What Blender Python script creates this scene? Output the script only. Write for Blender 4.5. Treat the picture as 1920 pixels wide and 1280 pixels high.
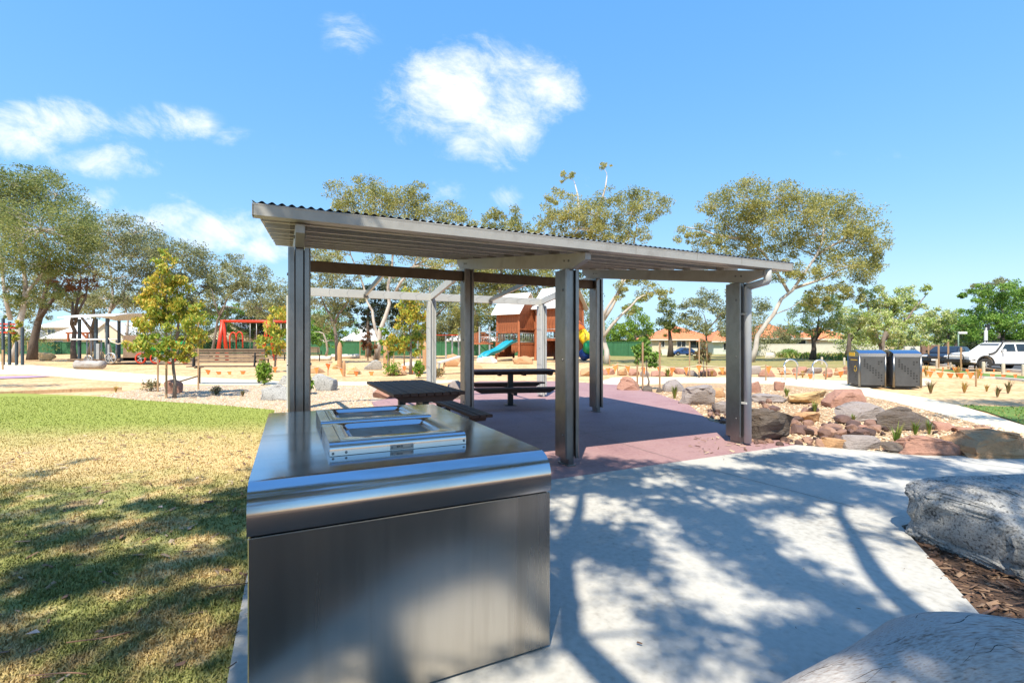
import bpy, bmesh, math, random
import numpy as np
from mathutils import Vector, Matrix, noise
R = math.radians
sc = bpy.context.scene
for o in list(bpy.data.objects): bpy.data.objects.remove(o)
COL = sc.collection

# ------------------------------------------------------------------ camera
F, CX, HY, H = 880.0, 960.0, 645.0, 1.5      # focal length / horizon of the photograph, eye height
cd = bpy.data.cameras.new('camera'); cam = bpy.data.objects.new('camera', cd); COL.objects.link(cam)
cam.location = (0, 0, H); cam.rotation_euler = (R(90), 0, 0)
cd.sensor_width = 36; cd.lens = 36 * F / 1920; cd.shift_y = 5 / 1920
cd.clip_start = 0.05; cd.clip_end = 3000
sc.camera = cam

# ------------------------------------------------------------------ light
SUNV = Vector((0.1515, 0.618, -1.0)).normalized()     # direction the light travels
SUN_EL = math.asin(-SUNV.z)
w = bpy.data.worlds.new('World'); sc.world = w; w.use_nodes = True
nt = w.node_tree; nt.nodes.clear()
def wn(t, **k):
    n = nt.nodes.new(t)
    for a, b in k.items(): setattr(n, a, b)
    return n
sky = wn('ShaderNodeTexSky', sky_type='NISHITA', sun_disc=False, sun_elevation=SUN_EL,
         sun_rotation=math.atan2(-SUNV.x, -SUNV.y), altitude=0.0, air_density=1.0, dust_density=0.0, ozone_density=4.0)
bg = wn('ShaderNodeBackground'); bg.inputs[1].default_value = 0.13
out = wn('ShaderNodeOutputWorld')
hs = wn('ShaderNodeCombineColor')            # the sky's colour response, brought to that of the camera
sr_ = wn('ShaderNodeSeparateColor'); nt.links.new(sky.outputs[0], sr_.inputs[0])
for i_, (k_, g_, cap_, sm_) in enumerate(((.97,.85,3.2,1.0),(1.87,.52,4.8,.6),(4.45,.15,6.5,.3))):
    p_ = wn('ShaderNodeMath', operation='POWER'); nt.links.new(sr_.outputs[i_], p_.inputs[0]); p_.inputs[1].default_value = g_
    q_ = wn('ShaderNodeMath', operation='MULTIPLY'); nt.links.new(p_.outputs[0], q_.inputs[0]); q_.inputs[1].default_value = k_
    m_ = wn('ShaderNodeMath', operation='SMOOTH_MIN'); nt.links.new(q_.outputs[0], m_.inputs[0]); m_.inputs[1].default_value = cap_; m_.inputs[2].default_value = sm_
    nt.links.new(m_.outputs[0], hs.inputs[i_])
# fair-weather clouds by direction
tc = wn('ShaderNodeTexCoord'); sp = wn('ShaderNodeSeparateXYZ'); nt.links.new(tc.outputs['Generated'], sp.inputs[0])
def wm(op, a, b=None, c=None):
    n = wn('ShaderNodeMath', operation=op)
    for i, v in enumerate((a, b, c)):
        if v is None: continue
        if isinstance(v, (int, float)): n.inputs[i].default_value = v
        else: nt.links.new(v, n.inputs[i])
    return n.outputs[0]
ay = wm('MAXIMUM', wm('ABSOLUTE', sp.outputs[1]), 0.05)
U = wm('DIVIDE', sp.outputs[0], ay); V = wm('DIVIDE', sp.outputs[2], ay)
cmb = wn('ShaderNodeCombineXYZ'); nt.links.new(U, cmb.inputs[0]); nt.links.new(wm('ADD', wm('MULTIPLY', V, 1.5), wm('MULTIPLY', U, .35)), cmb.inputs[1])
n1 = wn('ShaderNodeTexNoise'); n1.inputs['Scale'].default_value = 7.0; n1.inputs['Detail'].default_value = 12; n1.inputs['Roughness'].default_value = 0.68
n1.inputs['Distortion'].default_value = 0.35
n2 = wn('ShaderNodeTexNoise'); n2.inputs['Scale'].default_value = 3.3; n2.inputs['Detail'].default_value = 3
nt.links.new(cmb.outputs[0], n1.inputs['Vector']); nt.links.new(cmb.outputs[0], n2.inputs['Vector'])
mask = None
for px, py, rx, ry, wgt in [(890,185,165,105,1.3),(800,180,80,50,.85),(950,240,85,70,1.05),(1010,165,90,60,.9),(825,85,45,40,.45),(655,60,60,40,.42),(672,88,30,30,.4),(60,240,160,55,1.0),(290,235,110,40,.7),
                            (215,300,120,36,1.0),(185,372,50,24,.75),(300,405,100,34,.85),(420,430,110,42,.9),(490,465,60,34,.85),
                            (835,357,40,26,.55),(945,370,38,26,.5),(1070,345,60,26,.4),(1640,292,80,18,.35),(440,260,40,20,.35),(530,290,40,24,.33),(740,170,40,40,.4),
                            (320,372,40,18,.42)]:
    u0, v0 = (px-CX)/F, (HY-py)/F
    a = wm('DIVIDE', wm('SUBTRACT', U, u0), rx/F); b = wm('DIVIDE', wm('SUBTRACT', V, v0), ry/F)
    r2 = wm('ADD', wm('MULTIPLY', a, a), wm('MULTIPLY', b, b))
    m = wm('MULTIPLY', wm('MAXIMUM', wm('SUBTRACT', 1.0, wm('MULTIPLY', r2, 0.62)), 0.0), wgt)
    mask = m if mask is None else wm('MAXIMUM', mask, m)
fb = wm('ADD', wm('MULTIPLY', n1.outputs[0], 0.75), wm('MULTIPLY', n2.outputs[0], 0.35))
den = wm('ADD', mask, wm('MULTIPLY', wm('SUBTRACT', fb, 0.57), 3.7))
mr = wn('ShaderNodeMapRange', interpolation_type='SMOOTHSTEP'); nt.links.new(den, mr.inputs[0])
mr.inputs[1].default_value = 0.16; mr.inputs[2].default_value = 1.45
gate = wm('MINIMUM', wm('MULTIPLY', mask, 3.0), 1.0)
dens = wm('MULTIPLY', wm('MULTIPLY', mr.outputs[0], gate), 0.93)
mx = wn('ShaderNodeMix', data_type='RGBA'); nt.links.new(dens, mx.inputs[0]); nt.links.new(hs.outputs[0], mx.inputs[6])
mx.inputs[7].default_value = (5.9, 6.0, 6.2, 1)
nt.links.new(mx.outputs[2], bg.inputs[0]); nt.links.new(bg.outputs[0], out.inputs[0])

sd = bpy.data.lights.new('sun', 'SUN'); so = bpy.data.objects.new('sun', sd); COL.objects.link(so)
sd.energy = 5.0; sd.angle = R(0.53); sd.color = (1.0, 0.915, 0.75)
so.rotation_euler = SUNV.to_track_quat('-Z', 'Y').to_euler(); so.location = (-3, -10, 30)
sc.view_settings.view_transform = 'Standard'; sc.view_settings.look = 'None'
sc.view_settings.exposure = 0.70; sc.view_settings.gamma = 1.0
sc.render.engine = 'CYCLES'
sc.cycles.max_bounces = 6; sc.cycles.diffuse_bounces = 3; sc.cycles.glossy_bounces = 3; sc.cycles.transmission_bounces = 3
sc.cycles.transparent_max_bounces = 4; sc.cycles.caustics_reflective = False; sc.cycles.caustics_refractive = False
sc.cycles.sample_clamp_indirect = 6.0
sc.cycles.use_denoising = True

# ------------------------------------------------------------------ helpers
def G(px, py, z=0.0):
    d = F * (H - z) / (py - HY); return Vector(((px - CX) * d / F, d, z))
def S(px, py, d): return Vector(((px - CX) * d / F, d, H + (HY - py) * d / F))
RZ = math.atan2(0.4284, 0.9036); D2 = Vector((0.9036, 0.4284, 0)); D1 = Vector((-0.4284, 0.9036, 0))
CPT = Vector((0.687, 5.87, 0))
def L(u, v, z=0.0): return CPT + D2 * u + D1 * v + Vector((0, 0, z))

MATS = {}
def mat(name, cols, scale=5.0, rough=0.8, metal=0.0, bump=0.0, bscale=None, stretch=(1,1,1), detail=6, coords='Object',
        island=0.0, objrand=0.0, aniso=0.0, spec=0.5, ramp=(0.3, 0.7), bdist=0.02, rvar=0.0, fine=None, finew=0.0):
    """noise-blended procedural material; cols: 1..4 colours; island: weight of per-piece random"""
    if name in MATS: return MATS[name]
    m = bpy.data.materials.new(name); m.use_nodes = True; t = m.node_tree; t.nodes.clear()
    N = lambda ty: t.nodes.new(ty)
    o = N('ShaderNodeOutputMaterial'); p = N('ShaderNodeBsdfPrincipled'); t.links.new(p.outputs[0], o.inputs[0])
    p.inputs['Roughness'].default_value = rough; p.inputs['Metallic'].default_value = metal
    p.inputs['Anisotropic'].default_value = aniso; p.inputs['Specular IOR Level'].default_value = spec
    MATS[name] = m
    if coords == 'World': co = N('ShaderNodeNewGeometry').outputs['Position']
    else: co = N('ShaderNodeTexCoord').outputs['Object']
    mp = N('ShaderNodeMapping'); t.links.new(co, mp.inputs[0]); mp.inputs['Scale'].default_value = stretch
    nz = N('ShaderNodeTexNoise'); nz.inputs['Scale'].default_value = scale; nz.inputs['Detail'].default_value = detail
    nz.inputs['Roughness'].default_value = 0.62
    t.links.new(mp.outputs[0], nz.inputs['Vector'])
    fac = nz.outputs[0]
    def mth(op, a, b):
        n = N('ShaderNodeMath'); n.operation = op
        for i, v in enumerate((a, b)):
            if isinstance(v, (int, float)): n.inputs[i].default_value = v
            else: t.links.new(v, n.inputs[i])
        return n.outputs[0]
    if fine:
        nf = N('ShaderNodeTexNoise'); nf.inputs['Scale'].default_value = fine; nf.inputs['Detail'].default_value = 3
        t.links.new(mp.outputs[0], nf.inputs['Vector'])
        fac = mth('ADD', mth('MULTIPLY', fac, 1 - finew), mth('MULTIPLY', nf.outputs[0], finew))
    if island:
        gi = N('ShaderNodeNewGeometry').outputs['Random Per Island']
        fac = mth('ADD', mth('MULTIPLY', fac, 1 - island), mth('MULTIPLY', gi, island))
    if objrand:
        oi = N('ShaderNodeObjectInfo').outputs['Random']
        fac = mth('ADD', mth('MULTIPLY', fac, 1 - objrand), mth('MULTIPLY', oi, objrand))
    cr = N('ShaderNodeValToRGB'); t.links.new(fac, cr.inputs[0])
    els = cr.color_ramp.elements
    n = len(cols)
    for i, c in enumerate(cols):
        pos = ramp[0] + (ramp[1] - ramp[0]) * (i / max(1, n - 1))
        e = els[i] if i < 2 else els.new(pos)
        e.position = pos; e.color = (*c, 1)
    if n == 1: els[1].color = (*cols[0], 1)
    t.links.new(cr.outputs[0], p.inputs['Base Color'])
    if rvar:
        t.links.new(mth('ADD', mth('MULTIPLY', mth('SUBTRACT', nz.outputs[0], 0.5), rvar), rough), p.inputs['Roughness'])
    if bump:
        nb = N('ShaderNodeTexNoise'); nb.inputs['Scale'].default_value = bscale or scale * 4; nb.inputs['Detail'].default_value = 6
        nb.inputs['Roughness'].default_value = 0.65
        t.links.new(mp.outputs[0], nb.inputs['Vector'])
        b = N('ShaderNodeBump'); b.inputs['Strength'].default_value = bump; b.inputs['Distance'].default_value = bdist
        t.links.new(nb.outputs[0], b.inputs['Height']); t.links.new(b.outputs[0], p.inputs['Normal'])
    return m
def leafmat(name, cols, trans=0.46):
    if name in MATS: return MATS[name]
    m = bpy.data.materials.new(name); m.use_nodes = True; t = m.node_tree; t.nodes.clear(); MATS[name] = m
    N = lambda ty: t.nodes.new(ty)
    o = N('ShaderNodeOutputMaterial'); gi = N('ShaderNodeNewGeometry'); cr = N('ShaderNodeValToRGB')
    els = cr.color_ramp.elements
    for i, c in enumerate(cols):
        e = els[i] if i < 2 else els.new(0.5)
        e.position = i / (len(cols) - 1); e.color = (*c, 1)
    tcn = N('ShaderNodeTexCoord'); nz = N('ShaderNodeTexNoise'); nz.inputs['Scale'].default_value = 0.7
    t.links.new(tcn.outputs['Object'], nz.inputs['Vector'])
    mxx = N('ShaderNodeMath'); mxx.operation = 'MULTIPLY_ADD'
    t.links.new(nz.outputs[0], mxx.inputs[0]); mxx.inputs[1].default_value = 1.6; mxx.inputs[2].default_value = -0.8
    ad = N('ShaderNodeMath'); ad.operation = 'ADD'; ad.use_clamp = True
    t.links.new(gi.outputs['Random Per Island'], ad.inputs[0]); t.links.new(mxx.outputs[0], ad.inputs[1])
    t.links.new(ad.outputs[0], cr.inputs[0])
    p = N('ShaderNodeBsdfPrincipled'); p.inputs['Roughness'].default_value = 0.55; p.inputs['Specular IOR Level'].default_value = 0.35
    tr = N('ShaderNodeBsdfTranslucent'); mix = N('ShaderNodeMixShader'); mix.inputs[0].default_value = trans
    t.links.new(cr.outputs[0], p.inputs['Base Color']); t.links.new(cr.outputs[0], tr.inputs[0])
    t.links.new(p.outputs[0], mix.inputs[1]); t.links.new(tr.outputs[0], mix.inputs[2]); t.links.new(mix.outputs[0], o.inputs[0])
    return m

def link(name, me, m=None, parent=None, loc=None, rot=None):
    o = bpy.data.objects.new(name, me); COL.objects.link(o)
    if m is not None and me is not None and not me.materials: me.materials.append(m)
    if parent is not None: o.parent = parent
    if loc is not None: o.location = loc
    if rot is not None: o.rotation_euler = rot
    return o
def tag(o, label=None, cat=None, group=None, kind=None):
    if label: o['label'] = label
    if cat: o['category'] = cat
    if group: o['group'] = group
    if kind: o['kind'] = kind
    return o
def thing(name, label, cat, loc=(0,0,0), rz=0.0, group=None):
    o = link(name, None, None, None, loc, (0, 0, rz)); o.empty_display_size = 0.2
    return tag(o, label, cat, group)
def mesh(name, verts, faces, smooth=False):
    me = bpy.data.meshes.new(name); me.from_pydata([tuple(v) for v in verts], [], faces); me.update()
    if smooth: me.polygons.foreach_set('use_smooth', [True] * len(me.polygons))
    return me
def bm2me(bm, name='m', smooth=False):
    bmesh.ops.recalc_face_normals(bm, faces=bm.faces)
    me = bpy.data.meshes.new(name); bm.to_mesh(me); bm.free()
    if smooth: me.polygons.foreach_set('use_smooth', [True] * len(me.polygons))
    return me
_bc = {}
def boxme(sx, sy, sz, bev=0.0, key=''):
    k = (round(sx,4), round(sy,4), round(sz,4), bev, key)
    if k in _bc: return _bc[k]
    bm = bmesh.new(); bmesh.ops.create_cube(bm, size=1.0)
    for v in bm.verts: v.co = Vector((v.co.x*sx, v.co.y*sy, v.co.z*sz))
    if bev: bmesh.ops.bevel(bm, geom=list(bm.edges), offset=bev, segments=1, affect='EDGES', profile=0.5)
    me = bm2me(bm, 'box'); _bc[k] = me; return me
def box(name, m, size, loc, rot=(0,0,0), parent=None, bev=0.0):
    return link(name, boxme(*size, bev, m.name), m, parent, loc, rot)
def beam(name, m, a, b, wd, ht, parent=None, bev=0.0, up=Vector((0,0,1))):
    """box running from a to b (centre line), wd sideways, ht along up"""
    a, b = Vector(a), Vector(b); d = b - a; ln = d.length; x = d / ln
    y = up.cross(x)
    if y.length < 1e-4: y = Vector((0,1,0)).cross(x)
    y.normalize(); z = x.cross(y)
    o = link(name, boxme(ln, wd, ht, bev, m.name), m, parent)
    o.matrix_local = Matrix.Translation((a+b)/2) @ Matrix((x, y, z)).transposed().to_4x4()
    return o
def tube_geo(pts, rad, sides=8, cap=True, V=None, Fc=None):
    """append a tube along pts to vertex/face lists"""
    if V is None: V, Fc = [], []
    pts = [Vector(p) for p in pts]; n = len(pts)
    if not hasattr(rad, '__len__'): rad = [rad] * n
    t0 = (pts[1]-pts[0]).normalized(); ref = Vector((0,0,1)) if abs(t0.z) < 0.9 else Vector((1,0,0))
    x = t0.cross(ref).normalized(); base = len(V)
    for i, p in enumerate(pts):
        t = (pts[min(i+1,n-1)] - pts[max(i-1,0)])
        t = t.normalized() if t.length > 1e-9 else t0
        x = (x - t * x.dot(t)).normalized(); y = t.cross(x)
        for k in range(sides):
            a = 2*math.pi*k/sides; V.append(p + (x*math.cos(a) + y*math.sin(a)) * rad[i])
    for i in range(n-1):
        for k in range(sides):
            k2 = (k+1) % sides; Fc.append((base+i*sides+k, base+i*sides+k2, base+(i+1)*sides+k2, base+(i+1)*sides+k))
    if cap:
        Fc.append(tuple(base+k for k in range(sides))[::-1]); Fc.append(tuple(base+(n-1)*sides+k for k in range(sides)))
    return V, Fc
def tube(name, m, pts, rad, parent=None, sides=8, smooth=True):
    v, f = tube_geo(pts, rad, sides); return link(name, mesh(name, v, f, smooth), m, parent)
def prism(name, m, poly, a, b, axis='y', parent=None, loc=None, rot=None, smooth=False, bev=0.0):
    """extrude a 2-D polygon (in the plane normal to axis) from a to b"""
    def P(p, t):
        return {'y': (p[0], t, p[1]), 'x': (t, p[0], p[1]), 'z': (p[0], p[1], t)}[axis]
    n = len(poly); vs = [P(p, a) for p in poly] + [P(p, b) for p in poly]
    fs = [tuple(range(n)), tuple(range(2*n-1, n-1, -1))] + [(i, i+n, (i+1) % n + n, (i+1) % n) for i in range(n)]
    bm = bmesh.new(); bv = [bm.verts.new(v) for v in vs]
    for f in fs: bm.faces.new([bv[i] for i in f])
    if bev:
        bmesh.ops.recalc_face_normals(bm, faces=bm.faces)
        bmesh.ops.bevel(bm, geom=[e for e in bm.edges if e.calc_face_angle(0) > 0.6], offset=bev, segments=1, affect='EDGES')
    big = [f for f in bm.faces if len(f.verts) > 4]
    if big: bmesh.ops.triangulate(bm, faces=big)
    me = bm2me(bm, name)
    if smooth:
        me.polygons.foreach_set('use_smooth', [True]*len(me.polygons)); me.set_sharp_from_angle(angle=R(35))
    return link(name, me, m, parent, loc, rot)
def lathe_me(prof, seg=20, axis='z'):
    V, Fc = [], []; n = len(prof)
    for k in range(seg):
        a = 2*math.pi*k/seg
        for r, z in prof:
            p = (r*math.cos(a), r*math.sin(a), z)
            V.append(p if axis == 'z' else (p[0], p[2], p[1]))
    for k in range(seg):
        for i in range(n-1):
            a, b = k*n+i, ((k+1) % seg)*n+i; Fc.append((a, b, b+1, a+1))
    return mesh('lathe', V, Fc, True)
def sheet(name, m, pts, z, kind='structure', label=None, cat=None, thick=0.0):
    bm = bmesh.new(); vs = [bm.verts.new((p[0], p[1], z)) for p in pts]
    f = bm.faces.new(vs)
    if thick:
        lo = [bm.verts.new((p[0], p[1], z-thick)) for p in pts]
        for i in range(len(vs)):
            j = (i+1) % len(vs); bm.faces.new((vs[i], lo[i], lo[j], vs[j]))
    bmesh.ops.recalc_face_normals(bm, faces=bm.faces)
    if f.normal.z < 0: bmesh.ops.reverse_faces(bm, faces=bm.faces)
    bmesh.ops.triangulate(bm, faces=[f])
    me = bpy.data.meshes.new(name); bm.to_mesh(me); bm.free()
    return tag(link(name, me, m), label, cat, None, kind)
def copy_tree(o, parent=None):
    c = o.copy(); COL.objects.link(c)
    if parent is not None: c.parent = parent
    for ch in [x for x in o.children]: copy_tree(ch, c)
    return c
def inside(poly, X, Y):
    r = np.zeros(len(X), bool); n = len(poly)
    for i in range(n):
        x1, y1 = poly[i][0], poly[i][1]; x2, y2 = poly[(i+1) % n][0], poly[(i+1) % n][1]
        c = ((y1 > Y) != (y2 > Y)) & (X < (x2-x1)*(Y-y1)/((y2-y1) if y2 != y1 else 1e-9) + x1)
        r ^= c
    return r

# ------------------------------------------------------------------ materials
STEEL = mat('brushed_stainless', [(.50,.51,.53),(.58,.59,.61),(.46,.45,.43)], 2.6, .15, 1.0, 0, 190, (.35,1.6,1.0), 7, aniso=.35, rvar=.22)
STEELV = mat('brushed_stainless_panel', [(.46,.43,.395),(.54,.515,.48),(.38,.345,.305)], 1.8, .25, 1.0, 0, 160, (1.6,1.6,.10), 7, aniso=.5, rvar=.30)
PLATE = mat('seasoned_hotplate', [(.14,.10,.07),(.25,.21,.17),(.33,.31,.28)], 5, .58, .25, .05, 60, rvar=.25)
GALV = mat('galvanised_steel', [(.20,.195,.19),(.25,.245,.24),(.18,.172,.165)], 4, .34, 1.0, 0, 60, (1,1,.5), rvar=.12)
GREYP = mat('grey_painted_steel', [(.33,.325,.31),(.38,.375,.36),(.29,.28,.265)], 3, .45, .1, .03, 40, rvar=.15)
WHITEP = mat('pale_grey_steel', [(.46,.46,.44),(.54,.54,.52)], 3, .45, .05, .02, 40)
ROOFM = mat('corrugated_steel', [(.10,.12,.15),(.16,.185,.22)], 2, .35, .6, .02, 30)
BROWNB = mat('brown_beam', [(.10,.075,.055),(.15,.115,.085)], 6, .6, .1, .05, 40)
BOLT = mat('bolt_zinc', [(.18,.18,.18),(.28,.28,.28)], 30, .4, .8)
SLATM = mat('stained_hardwood', [(.046,.022,.015),(.080,.037,.025),(.032,.017,.013)], 3, .62, 0, .2, 30, (1,1,1), island=.3)
SLATG = mat('weathered_bench_timber', [(.14,.09,.06),(.22,.15,.10),(.10,.065,.045)], 4, .7, 0, .2, 40, island=.3)
BLACKS = mat('black_steel', [(.02,.02,.022),(.035,.035,.036)], 10, .45, .3)
CONC = mat('broomed_concrete', [(.28,.26,.23),(.41,.395,.36),(.47,.455,.42),(.33,.31,.275)], .9, .85, 0, .25, 70, (1,1,1), 8, 'World', fine=24, finew=.45, bdist=.006)
CONCL = mat('pale_path_concrete', [(.66,.56,.41),(.74,.64,.48)], 1.2, .9, 0, .2, 40, (1,1,1), 6, 'World', fine=18, finew=.4)
SLABM = mat('plum_oxide_concrete', [(.20,.105,.115),(.30,.17,.175),(.35,.215,.215),(.17,.085,.095)], 1.1, .75, 0, .2, 45, (1,1,1), 8, 'World', fine=20, finew=.4, rvar=.2, bdist=.006)
JOINT = mat('joint_dark', [(.10,.095,.09),(.16,.15,.14)], 20, .9)
SAND = mat('sandy_ground', [(.56,.35,.165),(.70,.49,.27),(.45,.265,.12),(.64,.44,.24)], .55, .95, 0, .5, 9, (1,1,1), 8, 'World', fine=7, finew=.5, bdist=.05)
GRAVEL = mat('pale_gravel', [(.42,.33,.24),(.62,.53,.42),(.34,.25,.18),(.56,.46,.36)], 14, .95, 0, .9, 26, (1,1,1), 3, 'World', bdist=.04)
MULCH = mat('bark_mulch', [(.075,.042,.027),(.15,.088,.055),(.05,.028,.019)], 20, .95, 0, .9, 40, (1,1,1), 4, 'World', bdist=.03)
ASPH = mat('asphalt', [(.05,.05,.052),(.075,.075,.075)], 8, .9, 0, .3, 80, coords='World')
KERB = mat('kerb_concrete', [(.55,.53,.49),(.66,.64,.60)], 6, .9, 0, .2, 40, coords='World')
FIELD = mat('dry_field_grass', [(.30,.23,.09),(.22,.22,.06),(.36,.27,.12),(.17,.19,.05)], .28, .95, 0, .8, 6, (1,1,1), 8, 'World', fine=4, finew=.5, bdist=.1)
LUSH = mat('lush_grass_patch', [(.10,.19,.03),(.17,.27,.05)], 3, .95, 0, .8, 30, coords='World', bdist=.06)
PURP = mat('purple_softfall', [(.34,.22,.32),(.40,.27,.37)], 8, .9, coords='World')
GRANITE = mat('speckled_granite', [(.05,.05,.05),(.30,.29,.275),(.46,.45,.43),(.12,.115,.11)], 7, .85, 0, .9, 38, (1,1,1), 6, fine=55, finew=.55, bdist=.03, ramp=(.36,.64))
R_ORANGE = mat('orange_sandstone', [(.30,.15,.07),(.50,.29,.15),(.40,.21,.11)], 4, .92, 0, .8, 14, (1,1,2.2), 6, fine=30, finew=.35, bdist=.04)
R_YELLOW = mat('yellow_sandstone', [(.46,.29,.12),(.62,.43,.22),(.52,.34,.16)], 4, .92, 0, .7, 14, (1,1,2.2), 6, fine=30, finew=.35, bdist=.04)
R_RED = mat('red_sandstone', [(.22,.105,.075),(.38,.205,.15),(.30,.155,.11)], 4, .92, 0, .8, 14, (1,1,2.2), 6, fine=30, finew=.35, bdist=.04)
R_DARK = mat('dark_layered_stone', [(.06,.05,.045),(.16,.13,.11),(.10,.075,.06),(.22,.15,.09)], 3, .9, 0, 1.0, 12, (1,1,4.0), 7, fine=34, finew=.3, bdist=.05)
R_GREY = mat('grey_layered_stone', [(.17,.14,.13),(.33,.28,.26),(.24,.20,.19)], 3, .9, 0, 1.0, 12, (1,1,4.0), 7, fine=34, finew=.3, bdist=.05)
R_PALE = mat('pale_limestone', [(.50,.46,.40),(.66,.62,.56)], 4, .9, 0, .6, 18, fine=30, finew=.3)
RIVER = mat('river_stone', [(.06,.035,.03),(.14,.08,.065),(.24,.135,.10),(.34,.20,.14)], 2.5, .75, 0, .5, 9, objrand=.65, ramp=(.2,.8), bdist=.04)
LOGM = mat('weathered_log', [(.17,.11,.075),(.31,.28,.26),(.40,.38,.365),(.27,.20,.15)], 2.2, .7, 0, .6, 16, (.45,2.4,2.4), 8, fine=60, finew=.45, bdist=.010, ramp=(.36,.64))
CRACK = mat('log_crack', [(.02,.017,.015),(.04,.033,.03)], 20, .95)
STAKEM = mat('hardwood_stake', [(.30,.17,.09),(.42,.27,.15),(.25,.14,.075)], 8, .85, 0, .2, 40, (1,1,.2))
FLAGM = mat('orange_flag', [(.75,.16,.03),(.82,.24,.06)], 5, .7)
CORDM = mat('bunting_cord', [(.6,.5,.38),(.7,.6,.48)], 5, .8)
REDP = mat('red_paint', [(.55,.035,.015),(.65,.06,.02)], 5, .4)
TIMB = mat('red_playground_timber', [(.26,.075,.028),(.38,.120,.048),(.20,.058,.022)], 3, .7, 0, .2, 25, (1,1,.3), island=.2)
WHITE = mat('white_roof_sheet', [(.74,.74,.73),(.80,.80,.79)], 2, .5)
GUARD = mat('grey_rail', [(.35,.36,.37),(.45,.46,.47)], 5, .4, .5)
BLUES = mat('turquoise_slide', [(.005,.25,.36),(.008,.30,.42)], 2, .3)
FENCEG = mat('green_fence_steel', [(.03,.13,.06),(.045,.17,.08)], 1.5, .6)
BARKP = mat('pale_gum_bark', [(.30,.25,.21),(.52,.48,.44),(.40,.35,.31),(.22,.17,.14)], 1.2, .9, 0, .4, 14, (1,1,.35))
BARKD = mat('dark_bark', [(.06,.045,.037),(.12,.095,.08),(.09,.07,.055)], 3, .95, 0, .6, 14, (1,1,.35))
BARKG = mat('grey_bark', [(.14,.11,.09),(.23,.19,.165)], 3, .95, 0, .5, 14, (1,1,.35))
GUM1 = leafmat('olive_gum_leaves', [(0.16, 0.175, 0.05), (0.36, 0.37, 0.115), (0.54, 0.49, 0.18)])
GUM2 = leafmat('grey_green_gum_leaves', [(0.14, 0.165, 0.075), (0.29, 0.31, 0.145), (0.44, 0.43, 0.22)])
GUM3 = leafmat('deep_gum_leaves', [(0.1, 0.145, 0.045), (0.23, 0.28, 0.085), (0.38, 0.39, 0.14)])
GOLD = leafmat('golden_young_leaves', [(0.18, 0.29, 0.035), (0.44, 0.46, 0.07), (0.7, 0.46, 0.08)], .35)
REDL = leafmat('rusty_leaves', [(.10,.06,.03),(.24,.10,.045),(.30,.15,.07)])
LIME = leafmat('lime_leaves', [(0.115, 0.23, 0.023), (0.218, 0.345, 0.04), (0.31, 0.402, 0.069)], .4)
PEAR = leafmat('pear_blossom_leaves', [(0.24, 0.36, 0.06), (0.46, 0.54, 0.17), (0.68, 0.66, 0.42)], .3)
GREEN = leafmat('mid_green_leaves', [(0.07, 0.17, 0.02), (0.17, 0.32, 0.05), (0.28, 0.42, 0.08)], .3)
DARKL = leafmat('dark_leaves', [(.012,.024,.010),(.030,.048,.020),(.055,.075,.03)], .2)
TUFT = leafmat('tuft_blades', [(.10,.20,.03),(.20,.27,.05),(.38,.30,.10)], .35)
TUFTG = leafmat('gold_tuft_blades', [(0.42, 0.32, 0.08), (0.58, 0.42, 0.13), (0.45, 0.22, 0.08)], .35)
SHRUB = leafmat('dry_shrub_leaves', [(.11,.14,.05),(.24,.20,.09),(.28,.14,.07)], .3)
CREAM = mat('cream_render', [(.56,.49,.36),(.63,.56,.43)], 1.5, .9)
PALEW = mat('pale_wall', [(.62,.60,.55),(.70,.68,.63)], 1.5, .9)
TILE = mat('terracotta_tiles', [(.50,.14,.05),(.62,.21,.09),(.44,.115,.045)], 1.5, .8, 0, .6, 10, bdist=.05)
GREYR = mat('grey_roof', [(.26,.28,.31),(.33,.35,.38)], 1.2, .6)
BLUER = mat('blue_roof', [(.16,.29,.42),(.22,.36,.50)], 1.2, .5)
BRICK = mat('brown_brick', [(.17,.10,.08),(.26,.16,.12)], 6, .9)
GLASS = mat('dark_window_glass', [(.015,.02,.025),(.03,.04,.05)], 2, .08, 0, spec=.8)
FENW = mat('cream_fence', [(.58,.55,.47),(.66,.63,.55)], 1.5, .9)
CARW = mat('white_car_paint', [(.78,.78,.78),(.80,.80,.80)], 2, .25)
CARK = mat('black_car_paint', [(.012,.012,.014),(.018,.018,.02)], 2, .2)
CARB = mat('blue_car_paint', [(.02,.05,.16),(.03,.07,.2)], 2, .25)
TYRE = mat('tyre_rubber', [(.018,.018,.018),(.03,.03,.03)], 20, .85)
PLASB = mat('black_plastic', [(.02,.02,.021),(.03,.03,.031)], 20, .6)
LAMPC = mat('clear_lamp', [(.6,.62,.64),(.7,.72,.74)], 5, .1, .3)
BINM = mat('charcoal_bin_panel', [(.050,.052,.056),(.072,.075,.08)], 3, .55, 0, rvar=.1)
BINR = mat('bin_roof_metal', [(.46,.49,.55),(.52,.55,.61)], 3, .2, 1.0)
YELP = mat('yellow_print', [(.75,.42,.02),(.8,.48,.03)], 5, .6)
WOODL = mat('bollard_timber', [(.42,.36,.27),(.55,.48,.38)], 6, .9, 0, .2, 30)
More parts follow.
